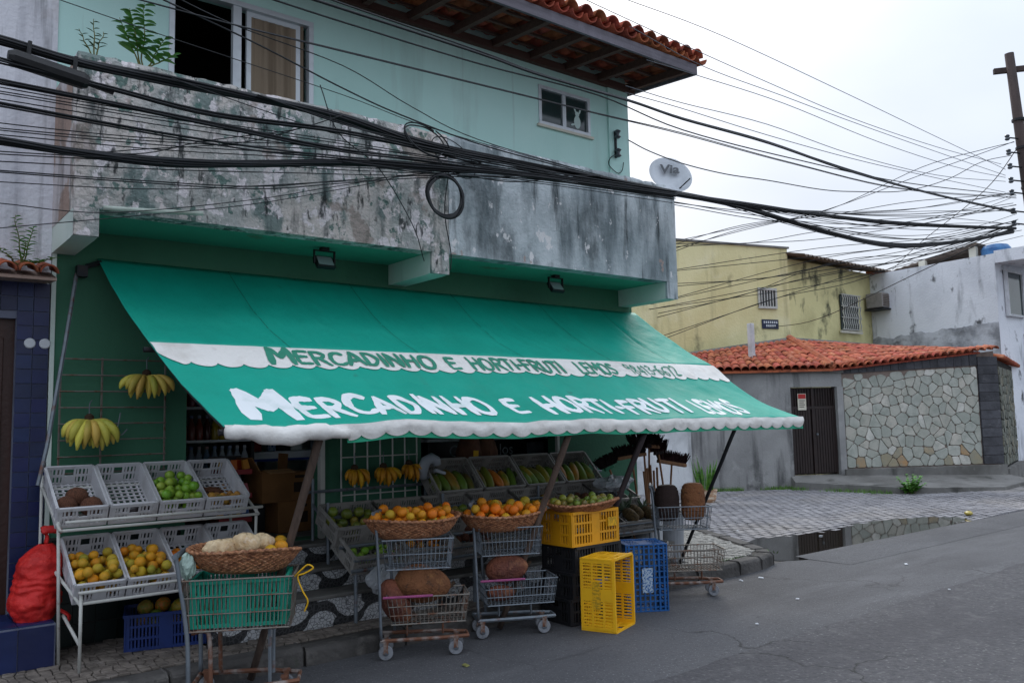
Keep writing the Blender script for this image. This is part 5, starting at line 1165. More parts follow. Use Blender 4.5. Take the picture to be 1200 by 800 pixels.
fill(TL[1], pack(46, .033, crate_region(.285, .5, -.5, .34), fl, 6, gravity=(0, .25)), 'lime_orange', 'mandarin', 'ripening mandarin in the crate below the aubergine', 'mandarins below the aubergine', n=12, k=8)
fill(TL[2], pack(30, .034, crate_region(.285, .5, -.5, .3), fl, 7, gravity=(0, .25)), 'mandarin', 'orange', 'orange in the half full crate below the limes', 'oranges below the limes', n=12, k=8)
# crate of papayas and a navy crate under the rack
NV = crate_mesh(.36, .5, .24, 'crate_navy')
place_crate(NV, (1.85, 6.3, .36), 0, .24, 'dark navy crate of yellow fruit under the left rack', None, rz_=R(75))
MB4 = Matrix.Translation((1.85, 6.3, .12)) @ Matrix.Rotation(R(75), 4, 'Z')
fill(MB4, pack(10, .055, crate_region(.36, .5), lambda x, y: .12, 8), 'papaya', 'papaya', 'ripe papaya in the navy crate under the rack', 'papayas under the rack', n=12, k=8)
# red onion sack on the tiled plinth
sk = thing('onion_sack', 'bright red mesh sack of onions slumped on the blue tiled step', 'sack', (1.045, 6.34, .392))
def sackf(u, v):
    a = 2 * PI * u; h = .47 * v; r = .128 * (1 - max(0, v - .72) ** 2 * 9) * (.86 + .35 * min(v * 5, 1) - .2 * v)
    r = max(r, .028); q_ = noise.voronoi((math.cos(a) * 2.0, math.sin(a) * 2.0, v * 6.5))[0][0]; r *= 1.06 + .03 * math.sin(v * 46 + 5 * math.sin(a + 1) + 7 * noise.noise((v * 4, math.cos(a), math.sin(a)))) * (.4 + .6 * math.sin(PI * min(v * 1.1, 1))) - .16 * q_ * q_ + .1 * noise.noise((math.cos(a) * 1.6, math.sin(a) * 1.6, v * 3)) + .05 * noise.noise((math.cos(a) * 6, math.sin(a) * 6, v * 14))
    return (r * math.cos(a) + .06 * v * v, r * .85 * math.sin(a) + .05 * v, h)
m = MB().grid(sackf, 56, 70, True); m.poly([sackf(i / 56, 0) for i in range(56)][::-1]); m.build('net', 'sack_red', sk, smooth=True)
MB().tube(catmull([(.06, .05, .46), (.065, .05, .52), (.04, .04, .555), (.1, .03, .56), (.15, .03, .555)], 4), [.03 + .004 * math.sin(i) for i in range(17)], 8, flat=.4).build('tied_neck', 'sack_red', sk, smooth=True)
MB().tube(catmull([(.12, -.13, .06), (.17, -.16, .02), (.15, -.17, -.03)], 4), [.03, .03, .028, .026, .024, .02, .018, .014, .008], 6, flat=.3).build('loose_corner', 'sack_red', sk, smooth=True)
# wire grid panels and bananas
def gridpanel(name, label, x0, x1, z0, z1, vx, hz, r=.006, mt='rust_wire'):
    t = wthing(name, label, 'grid panel', (x0, 6.64, z0))
    for x in vx: MB().bar((x, 6.64, z0), (x, 6.64, z1), r * 1.25, 5).build('upright_wire', mt, t)
    for z in hz: MB().bar((x0, 6.632, z), (x1, 6.632, z), r, 5).build('cross_wire', mt, t)
gridpanel('wire_grid', 'rusty white wire grid with two banana bunches beside the blue tiles', 1.2, 1.93, 1.28, 2.12, (1.21, 1.48, 1.92), [1.3 + .115 * k for k in range(8)], .006)
gridpanel('wire_grid', 'white wire grid with three small banana hands between the openings', 3.37, 4.14, .9, 1.68, [3.38 + .126 * k for k in range(7)], (.93, 1.0, 1.32, 1.64), .006, 'white_paint')
def bunch(loc, n, L_, mt, label, group=None, wide=1.0, hook=.1):
    t = thing('banana_bunch', label, 'bananas', loc, group=group)
    m = MB().lathe([(.012, .035), (.03, .02), (.034, -.01), (.02, -.03)], 10); m.build('crown', 'crown', t)
    rg = random.Random(int(loc[0] * 100))
    var = []
    for q in range(n):
        row = q % 3; f = (q / (n - 1) - .5) * 2; phi = f * 1.25 + rg.uniform(-.1, .1); l = L_ * rg.uniform(.88, 1.08)
        s, c = math.sin(phi), math.cos(phi); d = -.03 - .035 * row
        p0 = Vector((.02 * s, -.01, -.012)); p1 = Vector((.75 * l * s * wide, d * 1.4, .12 * l * abs(s) - .22 * l)); p2 = Vector((.82 * l * s * wide, d, -l * (.42 + .5 * c)))
        P = [(p0 * (1 - u) ** 2 + p1 * 2 * u * (1 - u) + p2 * u * u) for u in [i / 9 for i in range(10)]]
        rr = [.006, .009, .015, .0185, .0195, .0195, .019, .016, .01, .004]
        mm = MB().tube(P, [x * 1.2 * L_ / .17 for x in rr], 7)
        mm.build('banana', mt, t, smooth=True)
    MB().tube(catmull([(0, 0, .03), (0, .0, hook), (.02, .03, hook + .03)], 4), .004, 5).build('hook', 'zinc', t)
    return t
bunch((1.385, 6.56, 1.68), 20, .235, 'banana_green', 'large plump banana bunch hanging low on the rusty grid', wide=.95)
bunch((1.765, 6.56, 2.0), 16, .2, 'banana_green', 'greener banana bunch hanging high on the rusty grid', wide=1.15)
bunch((3.47, 6.57, 1.225), 11, .17, 'banana_ripe', 'small ripe banana hand on the white grid, next to the post', wide=.75, hook=.1)
bunch((3.75, 6.57, 1.225), 12, .175, 'banana_ripe', 'middle ripe banana hand on the white grid', wide=.75, hook=.1)
bunch((4.01, 6.57, 1.24), 9, .165, 'banana_ripe', 'small ripe banana hand on the white grid, next to the grey dispenser', wide=.7, hook=.09)
tag(MB().tube(catmull([(1.6, 6.6, 1.72), (1.58, 6.59, 1.62), (1.55, 6.58, 1.58), (1.6, 6.57, 1.56), (1.64, 6.57, 1.6)], 4), .005, 5).build('empty_hook', 'zinc'), 'empty bent wire hook on the rusty grid', 'hook')
dp = thing('bag_dispenser', 'grey rounded dispenser beside the ripe bananas', 'dispenser', (4.17, 6.5, 1.2))
MB().tube([(-.07, 0, -.09), (-.07, -.02, 0), (-.05, -.04, .06), (.0, -.05, .085), (.05, -.05, .06), (.06, -.05, .02)], [.045, .05, .05, .05, .045, .04], 10).build('hood', 'scale_grey', dp, smooth=True)
MB().box((.08, -.06, -.04), (.11, .05, .03), (0, .3, 0)).build('tray', 'scale_grey', dp, bevel=.006)
MB().b2(-.1, .1, .01, .13, -.1, -.07).build('bracket', 'zinc', dp)

# ------------------------------------------------------------------ middle rack
mr_ = wthing('display_rack', 'long three-tier metal rack holding papaya crates on the steps', 'rack', (4.7, 6.1, .34))
for x in (3.1, 4.2, 5.3, 6.35):
    MB().bar((x, 5.86, .115), (x, 5.86, .58), .014, 6).build('leg', 'zinc', mr_); MB().bar((x, 6.32, .5), (x, 6.32, .98), .014, 6).build('leg', 'zinc', mr_); MB().bar((x, 6.6, .655), (x, 6.6, 1.16), .014, 6).build('leg', 'zinc', mr_); MB().bar((x, 5.85, .5), (x, 6.6, .95), .012, 6).build('side_bar', 'zinc', mr_)
for (y, z) in ((5.83, .505), (6.02, .66), (6.31, .86), (6.6, 1.05)): MB().bar((3.05, y, z), (6.42, y, z), .014, 6).build('shelf_bar', 'zinc', mr_)
MB().bar((3.05, 5.79, .585), (6.42, 5.79, .585), .01, 6).build('retaining_bar', 'zinc', mr_)
PAP = []; R2 = []; R3 = []
pl_ = ['dull crate of papayas beside the grey dispenser', 'dull crate of upright green papayas', 'dull crate with two big orange papayas', 'dull crate of papayas at the broom end']
for i in range(4): PAP.append(place_crate(CD, (4.4 + i * .505, 6.44, 1.13), R(46), .16, pl_[i], 'papaya crates'))
l2 = ['crate of green mangoes at the doorway end', 'second row crate behind the big orange basket', 'second row crate behind the gap of the carts', 'second row crate behind the second orange basket', 'second row crate behind the dark strut', 'second row crate of wrapped produce', 'second row crate at the pineapple end']
l3 = ['lowest crate with limes at the doorway end', 'lowest crate of carrots and tomatoes', 'lowest crate behind the second cart', 'lowest crate partly hidden by the strut', 'lowest crate behind the yellow crate', 'lowest crate behind the blue crate', 'lowest crate of pineapples']
for i in range(7):
    R2.append(place_crate(CD, (3.27 + i * .478, 6.17, .89), R(24), .16, l2[i], 'second row crates'))
    R3.append(place_crate(CD, (3.3 + i * .478, 5.95, .70), R(27), .16, l3[i], 'lowest row crates'))
PM = MB().lathe([(.003, -.125), (.022, -.115), (.04, -.07), (.048, -.01), (.043, .05), (.028, .1), (.012, .122)], 14).mesh('papaya', 'papaya', True)
for i, T in enumerate(PAP):
    for k in range(5):
        o = put('papaya', PM); o.matrix_world = T @ Matrix.Translation((-.18 + k * .09, -.03 + U(-.015, .015), .085)) @ Euler((R(-88 + U(-14, 8)), 0, R(U(-16, 16)) + (.6 if i == 2 and k < 3 else 0))).to_matrix().to_4x4(); s__ = U(.82, 1.18); o.scale = (s__, s__, U(.85, 1.2))
        tag(o, ['long green papaya in the crate beside the grey dispenser', 'upright green papaya in the second papaya crate', 'ripe papaya in the crate with big orange papayas', 'papaya in the crate at the broom end'][i], 'papaya', 'papayas in crate ' + 'abcd'[i])
rgn = crate_region(.46, .36)
fill(R2[0], pack(20, .04, rgn, fl, 9), 'green_tomato', 'mango', 'green mango in the crate at the doorway end', 'mangoes at the doorway', n=12, k=8)
fill(R2[1], pack(16, .04, rgn, fl, 19), 'lime_orange', 'mango', 'yellow mango in the second row crate', 'yellow mangoes', n=12, k=8)
fill(R2[4], pack(16, .04, rgn, fl, 29), 'papaya', 'mango', 'mango behind the basket of green tomatoes', 'mangoes behind tomatoes', n=12, k=8)
fill(R2[2], pack(14, .04, rgn, fl, 39), 'green_tomato', 'avocado', 'dark green avocado in the second row', 'avocados', n=12, k=8)
fill(R2[5], pack(13, .045, rgn, fl, 49), 'coconut', 'taro', 'brown taro under clear film in the second row', 'taros', 'root', n=12, k=8)
fill(R3[0], pack(20, .034, rgn, fl, 10), 'lime', 'lime', 'lime in the lowest crate at the doorway end', 'limes in the lowest crate', n=12, k=8)
fill(R3[1], pack(20, .034, rgn, fl, 11), 'mandarin', 'tomato', 'orange tomato in the lowest crate', 'tomatoes in the lowest crate', n=12, k=8)
fill(R3[2], pack(16, .038, rgn, fl, 12), 'jackfruit_red', 'sweet_potato', 'reddish sweet potato in the lowest crate behind the second cart', 'sweet potatoes', 'vegetable', n=12, k=8)
fill(R3[4], pack(12, .038, rgn, fl, 13), 'mandarin', 'orange', 'orange in the lowest crate beside the yellow crate', 'oranges lowest row', n=12, k=8)
# pineapples at the end of the rack
for k, (x, y, z) in enumerate(((6.08, 5.86, .66), (6.22, 5.92, .68), (6.32, 5.84, .66))):
    t = thing('pineapple', 'small dark pineapple lying at the broom end of the rack', 'pineapple', (x, y, z), (R(-60), R(10 * k - 10), 0), 'pineapples')
    MB().lathe([(.02, -.09), (.05, -.07), (.06, 0), (.052, .06), (.03, .09)], 12).build('body', 'pineapple_skin', t, smooth=True)
    a = MB()
    for q in range(18):
        lm = leaf_mesh(U(.09, .15), .012, U(.1, .5)); an = q * 2.4; lm.xf(Matrix.Translation((0, 0, .085)) @ Matrix.Rotation(an, 4, 'Z') @ Matrix.Rotation(-R(U(25, 75)), 4, 'Y')); a.add(lm.v, lm.f)
    a.build('leaves', 'pineapple_leaf', t)
# plastic bags
def bag(name, label, loc, s, seed, mt='bag'):
    def f_(u, v):
        a = 2 * PI * u; b = PI * v; r = 1 + .35 * noise.noise((math.cos(a) * 1.7 + seed, math.sin(a) * 1.7, v * 3)) + .18 * noise.noise((math.cos(a) * 5, math.sin(a) * 5 + seed, v * 8))
        return (loc[0] + s[0] * r * math.cos(a) * math.sin(b), loc[1] + s[1] * r * math.sin(a) * math.sin(b), loc[2] - s[2] * r * math.cos(b))
    return tag(MB().grid(f_, 24, 14, True).build(name, mt), label, 'plastic bag')
bag('plastic_bag', 'crumpled clear bag tucked under the lowest crate', (3.3, 5.8, .42), (.13, .04, .1), 3)
bag('plastic_bag', 'clear bag over the produce at the pineapple end', (6.1, 6.1, .96), (.2, .15, .07), 8)

# ------------------------------------------------------------------ wicker baskets
def basket_mesh(a, b, dpt, seed):
    nr, nt_ = 13, 150
    def f_(u, v):
        row = int(round(v * (nr * 2 - 1))); t = min(row, nr - 1) / (nr - 1) if row < nr else 1 - (row - nr) / (nr - 1)
        inside_ = row >= nr; an = 2 * PI * u
        k = .62 + .38 * t ** .6; w_ = .007 * math.sin(an * 37 + PI * row) + .004 * noise.noise((an * 3, row, seed))
        off_ = -.014 if inside_ else 0
        z = dpt * t + (.014 if inside_ and t < .95 else 0) + .004 * math.sin(an * 37 + PI * row) + .012 * math.sin(2 * an + seed) * t
        return ((a * k + w_ + off_) * math.cos(an), (b * k + w_ + off_) * math.sin(an), z)
    m = MB().grid(f_, nt_, nr * 2, True)
    m.poly([f_(i / nt_, 0) for i in range(nt_)][::-1]); m.poly([f_(i / nt_, 1) for i in range(nt_)])
    return m
def basket(label, loc, a, b, dpt, rot=(0, 0, 0), seed=1):
    t = thing('wicker_basket', label, 'basket', loc, rot)
    basket_mesh(a, b, dpt, seed).build('woven_body', 'wicker', t)
    P = []
    for i in range(160):
        an = 2 * PI * i / 160; r = 1 + .012 * math.sin(an * 46); P.append(((a * r - .005) * math.cos(an), (b * r - .005) * math.sin(an), dpt + .004 * math.sin(an * 46 + 1) + .012 * math.sin(2 * an + seed)))
    MB().tube(P, .011, 6, closed=True).build('rim', 'wicker', t, smooth=True)
    return Matrix.Translation(loc) @ Euler(rot).to_matrix().to_4x4()
def bask_reg(a, b): return (lambda x, y, r: (x / (a - r)) ** 2 + (y / (b - r)) ** 2 < .92, ((-a, a), (-b, b)))
B2 = basket('oval wicker basket heaped with mandarins on the rusty cart', (3.235, 5.25, .80), .37, .24, .13, seed=1)
fill(B2, pack(78, .036, bask_reg(.37, .24), lambda x, y: .03 + .08 * ((x / .37) ** 2 + (y / .24) ** 2), 21, 60), 'mandarin', 'mandarin', 'mandarin heaped in the wicker basket on the rusty cart', 'mandarins on the rusty cart', n=14, k=9)
B3 = basket('oval wicker basket of oranges on the clean metal cart', (4.04, 5.24, .775), .38, .24, .125, seed=2)
fill(B3, pack(66, .037, bask_reg(.38, .24), lambda x, y: .03 + .08 * ((x / .38) ** 2 + (y / .24) ** 2), 22, 60), 'mandarin', 'orange', 'orange in the wicker basket on the clean metal cart', 'oranges on the metal cart', n=14, k=9)
B4 = basket('shallow wicker basket of green tomatoes on the yellow crate', (4.76, 5.12, .865), .36, .2, .07, seed=3)
fill(B4, pack(46, .03, bask_reg(.35, .19), lambda x, y: .022 + .05 * ((x / .36) ** 2 + (y / .2) ** 2), 23, 60), 'green_tomato', 'green_tomato', 'green tomato in the shallow basket on the yellow crate', 'green tomatoes', 'vegetable', n=12, k=8)
B1 = basket('deep wicker basket of pale cut chunks and mangoes on the front cart', (1.96, 5.13, .735), .335, .22, .13, (R(0), R(4), R(-8)), seed=4)
for k, (x, y, z, s, r3) in enumerate(((-.15, -.03, .135, (.1, .06, .05), .2), (-.01, -.05, .17, (.08, .06, .055), -.6), (.1, -.02, .165, (.07, .055, .05), .4), (-.0, .08, .13, (.1, .06, .05), .9))):
    m = MB().grid(lambda u, v: tuple(Vector((s[0] * math.copysign(abs(math.cos(2 * PI * u)) ** .8, math.cos(2 * PI * u)) * math.sin(PI * v) ** .7, s[1] * math.sin(2 * PI * u) * math.sin(PI * v) ** .7, -s[2] * math.cos(PI * v))) * (1 + .3 * noise.noise((math.cos(2 * PI * u) * 2, math.sin(2 * PI * u) * 2 + k * 5, v * 3)) + .1 * noise.noise((math.cos(2 * PI * u) * 6, math.sin(2 * PI * u) * 6, v * 9)))), 26, 16, True)
    o = put('jackfruit_chunk', m.mesh('jackfruit_chunk', 'cut_flesh', True)); o.matrix_world = B1 @ Matrix.Translation((x, y, z)) @ Matrix.Rotation(r3, 4, 'Z'); tag(o, 'pale film-wrapped cut chunk in the deep basket', 'fruit', 'cut chunks in the basket')
fill(B1, [(.2, -.06, .145, .042), (.22, .03, .16, .045), (.12, -.12, .125, .04), (.18, .1, .1, .04), (-.22, -.02, .08, .036), (.08, .12, .08, .04)], 'lime_orange', 'mango', 'yellow green mango beside the pale cut chunks', 'mangoes in the deep basket', n=14, k=9)

# ------------------------------------------------------------------ shopping carts
def wires(m, x0, x1, y0, y1, z0, z1, nx, ny, hz, r=.0028, fl_=.9, floor=True):
    cx_, cy_ = (x0 + x1) / 2, (y0 + y1) / 2
    def q(x, y, t): k = fl_ + (1 - fl_) * t; return (cx_ + (x - cx_) * k, cy_ + (y - cy_) * k, z0 + (z1 - z0) * t)
    for i in range(nx + 1):
        x = x0 + (x1 - x0) * i / nx
        for y in (y0, y1): m.bar(q(x, y, 0), q(x, y, 1), r, 4)
        if floor: m.bar(q(x, y0, 0), q(x, y1, 0), r, 4)
    for j in range(ny + 1):
        y = y0 + (y1 - y0) * j / ny
        for x in (x0, x1): m.bar(q(x, y, 0), q(x, y, 1), r, 4)
        if floor and j % 2 == 0: m.bar(q(x0, y, 0), q(x1, y, 0), r, 4)
    for t in hz:
        for a, b in (((x0, y0), (x1, y0)), ((x1, y0), (x1, y1)), ((x1, y1), (x0, y1)), ((x0, y1), (x0, y0))): m.bar(q(*a, t), q(*b, t), r * (2 if t in (0, 1) else 1.3), 5)
    return m
def wheel(parent, x, y, rr=.05, rot=0):
    fk = MB().box((x, y - .018, .085), (.03, .004, .075)).box((x, y + .018, .085), (.03, .004, .075)).box((x, y, .12), (.04, .045, .01)).build('caster_fork', 'rust', parent)
    MB().lathe([(rr * .55, -.014), (rr * .93, -.014), (rr, -.008), (rr, .008), (rr * .93, .014), (rr * .55, .014)], 18, (x, y, rr), m=Euler((R(90), 0, 0)).to_matrix()).build('tyre', 'rubber', fk, smooth=False)
    MB().lathe([(.008, -.02), (rr * .54, -.012), (rr * .54, .012), (.008, .02)], 12, (x, y, rr), m=Euler((R(90), 0, 0)).to_matrix()).build('hub', 'zinc', fk)
def trolley(label, loc, rz_, base_mt, pink=True, wd=.24, low=True):
    t = thing('shopping_cart', label, 'cart', loc, (0, 0, rz_)); w_ = wd / 2
    for s in (-1, 1):
        MB().tube(catmull([(.02 + (.1 if s > 0 else 0), s * w_, .13), (.01 + (.09 if s > 0 else 0), s * w_, .5), (-.01 + (.08 if s > 0 else 0), s * w_, .9), (-.03 + (.07 if s > 0 else 0), s * w_, .985)], 4), .011, 7).build('post', 'zinc', t, smooth=True)
    MB().bar((-.03, -w_ - .02, .985), (.04, w_ + .02, .985), .014, 8).build('handle', 'zinc', t)
    MB().tube([(.02, -w_, .13), (.45, -w_ + .02, .125), (.62, -.06, .12), (.62, .06, .12), (.45, w_ - .02, .125), (.02, w_, .13)], .014, 6, closed=True).build('base_frame', base_mt, t)
    wires(MB(), .03, .52, -w_ - .03, w_ + .03, .6, .8, 16, 8, (0, .5, 1), .0028).build('upper_basket', 'zinc', t)
    if low:
        wires(MB(), .06, .62, -w_ - .05, w_ + .03, .24, .42, 18, 8, (0, .33, .66, 1), .003).build('lower_basket', 'rust_wire' if base_mt == 'rust' else 'zinc', t)
        for x in (.2, .45): MB().bar((x, 0, .13), (x, 0, .245), .008, 5).build('support', base_mt, t)
        if pink: MB().box((.2, -w_ - .055, .425), (.34, .014, .016)).build('grip', 'pink_plastic', t, bevel=.005)
    for x, y in ((.05, -w_ + .01), (.06, w_ - .01), (.53, -.075), (.55, .075)): wheel(t, x, y)
    return t
RZ = math.atan2(-.48, .88)
trolley('rusty two-basket cart with pink grip holding a large brown jackfruit', (2.985, 5.32, .004), RZ, 'rust')
trolley('clean two-basket metal cart with pink grip beside the black crates', (3.8, 5.33, .004), RZ + .05, 'zinc')
def gourd(name, label, loc, s, mt, rot, seed, cat='jackfruit', pear=.25):
    def f_(u, v):
        a = 2 * PI * u; b = PI * v; k = 1 + .06 * noise.noise((math.cos(a) * 1.5 + seed, math.sin(a) * 1.5, v * 3)) + .008 * math.sin(a * 31) * math.sin(v * 70)
        w_ = math.sin(b) * (1 - pear * (v - .5)) * k
        return (s[0] * math.cos(b) * -1, s[1] * w_ * math.cos(a), s[2] * w_ * math.sin(a))
    t = thing(name, label, cat, loc, rot)
    MB().grid(f_, 40, 24, True).build('body', mt, t, smooth=True)
    MB().tube([(s[0] * .97, 0, 0), (s[0] * 1.05, 0, .01), (s[0] * 1.13, 0, .03)], [.02, .013, .014], 7).build('stalk', 'crown', t)
    return t
gourd('jackfruit', 'large brown jackfruit resting in the rusty cart', (3.27, 5.19, .475), (.2, .135, .13), 'jackfruit', (0, R(8), RZ + .05), 1)
gourd('jackfruit', 'second jackfruit jammed upright in the rusty lower basket', (3.1, 5.27, .36), (.17, .1, .1), 'jackfruit_red', (0, R(65), RZ), 2)
gourd('jackfruit', 'reddish jackfruit resting in the clean metal cart', (4.03, 5.2, .485), (.165, .1, .105), 'jackfruit_red', (0, R(-6), RZ), 3)
gourd('jackfruit', 'small reddish jackfruit inside the clean lower basket', (3.98, 5.21, .31), (.11, .065, .06), 'jackfruit_red', (0, 0, RZ + .2), 4)
# tall cart in front with the teal crate
t = thing('shopping_cart', 'tall wire cart at the kerb carrying a teal crate', 'cart', (1.66, 5.27, .004), (0, 0, RZ)); FC = t
for s in (-1, 1):
    MB().tube(catmull([(.06, s * .19, .1), (.05, s * .19, .4), (.0, s * .19, .75), (-.02, s * .19, .86)], 5), .013, 8).build('post', 'zinc', t, smooth=True)
    MB().tube(catmull([(.07, s * .17, .42), (.14, s * .17, .43), (.17, s * .17, .38), (.18, s * .17, .1)], 5), .013, 8).build('support', 'rust', t, smooth=True)
    MB().bar((.5, s * .1, .1), (.5, s * .12, .43), .011, 6).build('support', 'zinc', t)
MB().bar((-.02, -.21, .86), (-.02, .21, .86), .017, 8).build('handle', 'zinc', t)
MB().tube([(.06, -.19, .1), (.45, -.17, .1), (.66, -.09, .095), (.66, .09, .095), (.45, .17, .1), (.06, .19, .1)], .015, 6, closed=True).build('base_frame', 'rust', t)
wires(MB(), .02, .64, -.2, .2, .43, .72, 26, 16, (0, .33, .66, 1), .0028, .93).build('wire_basket', 'rust_wire', t)
for x, y in ((.1, -.16), (.1, .16), (.58, -.07), (.58, .07)): wheel(t, x, y, .045)
MT_ = Matrix.Translation((1.66, 5.27, .004)) @ Matrix.Rotation(RZ, 4, 'Z')
TC = crate_mesh(.52, .34, .27, 'crate_teal')
o = put('produce_crate', TC); o.matrix_world = MT_ @ Matrix.Translation((.33, 0, .445)); tag(o, 'teal plastic crate inside the tall wire cart', 'crate')
bag('plastic_bag', 'pale green crumpled bag tied to the cart handle', (1.63, 5.14, .8), (.045, .04, .07), 5, 'bag_green')
tag(MB().tube([tuple(MT_ @ Vector(p)) for p in catmull([(.64, -.1, .7), (.68, -.12, .74), (.72, -.13, .77), (.75, -.14, .75), (.7, -.13, .72), (.66, -.12, .7), (.69, -.14, .62), (.72, -.14, .56), (.7, -.13, .5)], 5)], .005, 5).build('rope', 'rope'), 'yellow rope knotted on the wire cart corner', 'rope')
# cart by the brooms
trolley('rusty cart by the brooms holding two brown coir baskets', (5.82, 5.36, .004), RZ - .1, 'rust', pink=False, wd=.26)
def woven(label, loc, sx, sz, mt, seed, rz_):
    def f_(u, v):
        a = 2 * PI * u; b = PI * v; w_ = math.sin(b) ** .45; c_ = math.cos(b); z = -math.copysign(abs(c_) ** .7, c_)
        k = 1 + .05 * noise.noise((math.cos(a) * 2 + seed, math.sin(a) * 2, v * 3)) + .02 * math.sin(v * 60) + .015 * math.sin(a * 30 + v * 40)
        return (sx * w_ * math.cos(a) * k, sx * .62 * w_ * math.sin(a) * k, sz * z + sz)
    t = thing('coir_basket', label, 'basket', loc, (0, 0, rz_)); MB().grid(f_, 60, 40, True).build('woven_shell', mt, t, smooth=True)
    MB().tube([(sx * .97 * math.cos(2 * PI * i / 40), sx * .6 * math.sin(2 * PI * i / 40), sz * .55) for i in range(40)], .008, 5, closed=True).build('hoop', mt, t)
woven('almost black rounded coir basket in the cart by the brooms', (5.98, 5.3, .66), .115, .165, 'squash_dark', 6, RZ)
woven('brown rounded coir basket in the cart by the brooms', (6.19, 5.17, .66), .115, .17, 'jackfruit', 7, RZ)
# ------------------------------------------------------------------ stacked and standing crates
YC = crate_mesh(.52, .34, .27, 'crate_yellow', 'wide'); BK = crate_mesh(.52, .36, .2, 'crate_black', 'wide'); YU = crate_mesh(.34, .52, .29, 'crate_yellow_bright'); BU = crate_mesh(.34, .53, .29, 'crate_blue')
for k, z in enumerate((.006, .206, .406)):
    o = put('produce_crate', BK, None, loc=(4.79 + .01 * k, 5.2, z), rot=(0, 0, R(-3 + 3 * k))); tag(o, ['black plastic crate at the bottom of the black stack', 'middle black plastic crate with a blue label', 'black plastic crate directly under the yellow one'][k], 'crate')
    if k == 1: MB().b2(-.1, .1, -.201, -.192, .07, .13).build('label', 'label_blue', o)
o = put('produce_crate', YC, None, loc=(4.78, 5.18, .607), rot=(0, 0, R(2))); tag(o, 'yellow plastic crate on the black stack under the green tomatoes', 'crate')
MB().b2(.13, .23, -.192, -.181, .13, .2).build('stencil', 'crate_mark_yellow', o)
def upright(me, c, xd, label):
    xd = Vector(xd).normalized(); zd = xd.cross(Vector((0, 0, 1)))
    o = put('produce_crate', me); o.matrix_world = Matrix.Translation(c) @ Matrix((xd, (0, 0, 1), zd)).transposed().to_4x4(); tag(o, label, 'crate'); return o
o = upright(YU, (4.68, 4.97, .272), (.93, .36, 0), 'bright yellow crate standing on end on the road')
MB().b2(-.181, -.1805 + .0, -.09, .09, .1, .17).box((-.1825, 0, .135), (.003, .2, .06)).build('stencil', 'crate_mark_yellow', o)
o = upright(BU, (5.33, 4.97, .277), (-.85, .5, 0), 'blue crate standing on end beside the bright yellow one')
MB().box((0, -.02, -.004), (.09, .2, .004)).build('stencil', 'crate_mark', o)
o = put('produce_crate', crate_mesh(.5, .34, .2, 'crate_black', 'wide'), None, loc=(5.5, 5.75, .115)); tag(o, 'black crate on the sidewalk under the rack end', 'crate')

# ------------------------------------------------------------------ brooms and bins
def binn(name, label, loc, r, h, mt):
    t = thing(name, label, 'bin', loc)
    MB().lathe([(r * .82, 0), (r * .85, .01), (r * .98, h - .03), (r * 1.06, h - .03), (r * 1.06, h), (r, h), (r * .96, h - .04), (r * .8, .03)], 24, top=True).build('body', mt, t, smooth=False)
    return t
binn('bucket', 'white plastic bin holding broom handles', (6.5, 6.02, .12), .15, .52, 'bin_white'); binn('bucket', 'grey plastic bin behind the cart of coir baskets', (6.86, 6.05, .12), .15, .5, 'bin_grey'); binn('bucket', 'low grey bucket under the rack end', (6.18, 5.66, .12), .13, .3, 'bin_grey')
def broom(kind, foot, top, label, tilt=0, mt='broom_dark', hw=.17):
    foot, top = Vector(foot), Vector(top); d = (top - foot).normalized(); t = thing('broom', label, 'broom', foot)
    MB().bar((0, 0, 0), top - foot, .011, 7).build('handle', 'broom_wood', t)
    x = Vector((math.cos(tilt), -.25, math.sin(tilt))); x = (x - d * x.dot(d)).normalized(); y = d.cross(x); m3 = Matrix((x, y, d)).transposed()
    if kind == 'push':
        MB().box(top - foot + d * .015, (hw * 2, .05, .035), m3).build('block', 'broom_wood', t, bevel=.006)
    else: MB().box(top - foot + d * .02, (hw * 1.2, .045, .05), m3, .8).build('block', 'broom_green' if kind == 'green' else 'broom_dark', t, bevel=.01)
    a = MB(); rg = random.Random(int(foot.x * 1000 + top.z * 77))
    for k in range(240):
        u, v = rg.uniform(-1, 1), rg.uniform(-1, 1); p = top - foot + d * .03 + x * u * hw * .95 + y * v * .022; q = p + d * rg.uniform(.08, .12) + x * (u * .04 + rg.uniform(-.01, .01)) + y * (v * .025 + rg.uniform(-.01, .01)); w_ = x * .005 + y * .002
        a.add([p - w_, p + w_, q + w_, q - w_], [(0, 1, 2, 3)]); w_ = y * .005; a.add([p - w_, p + w_, q + w_, q - w_], [(0, 1, 2, 3)])
    a.box(top - foot + d * .07, (hw * 1.9, .04, .08), m3, 1.1)
    a.build('bristles', mt, t)
broom('push', (6.45, 6.02, .2), (6.35, 6.08, 1.2), 'broom with black bristles leaning towards the papayas', .3)
broom('soft', (6.5, 5.98, .2), (6.5, 6.05, 1.3), 'tall broom with black bristles in the white bin', .05, hw=.16)
broom('push', (6.53, 6.05, .2), (6.66, 6.12, 1.29), 'broom with bare wooden block and dark bristles', -.05, hw=.12)
broom('push', (6.8, 6.05, .2), (6.98, 6.1, 1.1), 'broom with maroon bristles tipped sideways', -.35, 'broom_maroon', .18)
broom('green', (6.42, 6.05, .2), (6.1, 6.15, 1.1), 'broom with green plastic head splayed towards the rack', .9, hw=.1)
broom('soft', (6.86, 6.02, .2), (6.78, 6.1, 1.22), 'small broom with maroon bristles between the bins', .15, 'broom_maroon', .1)
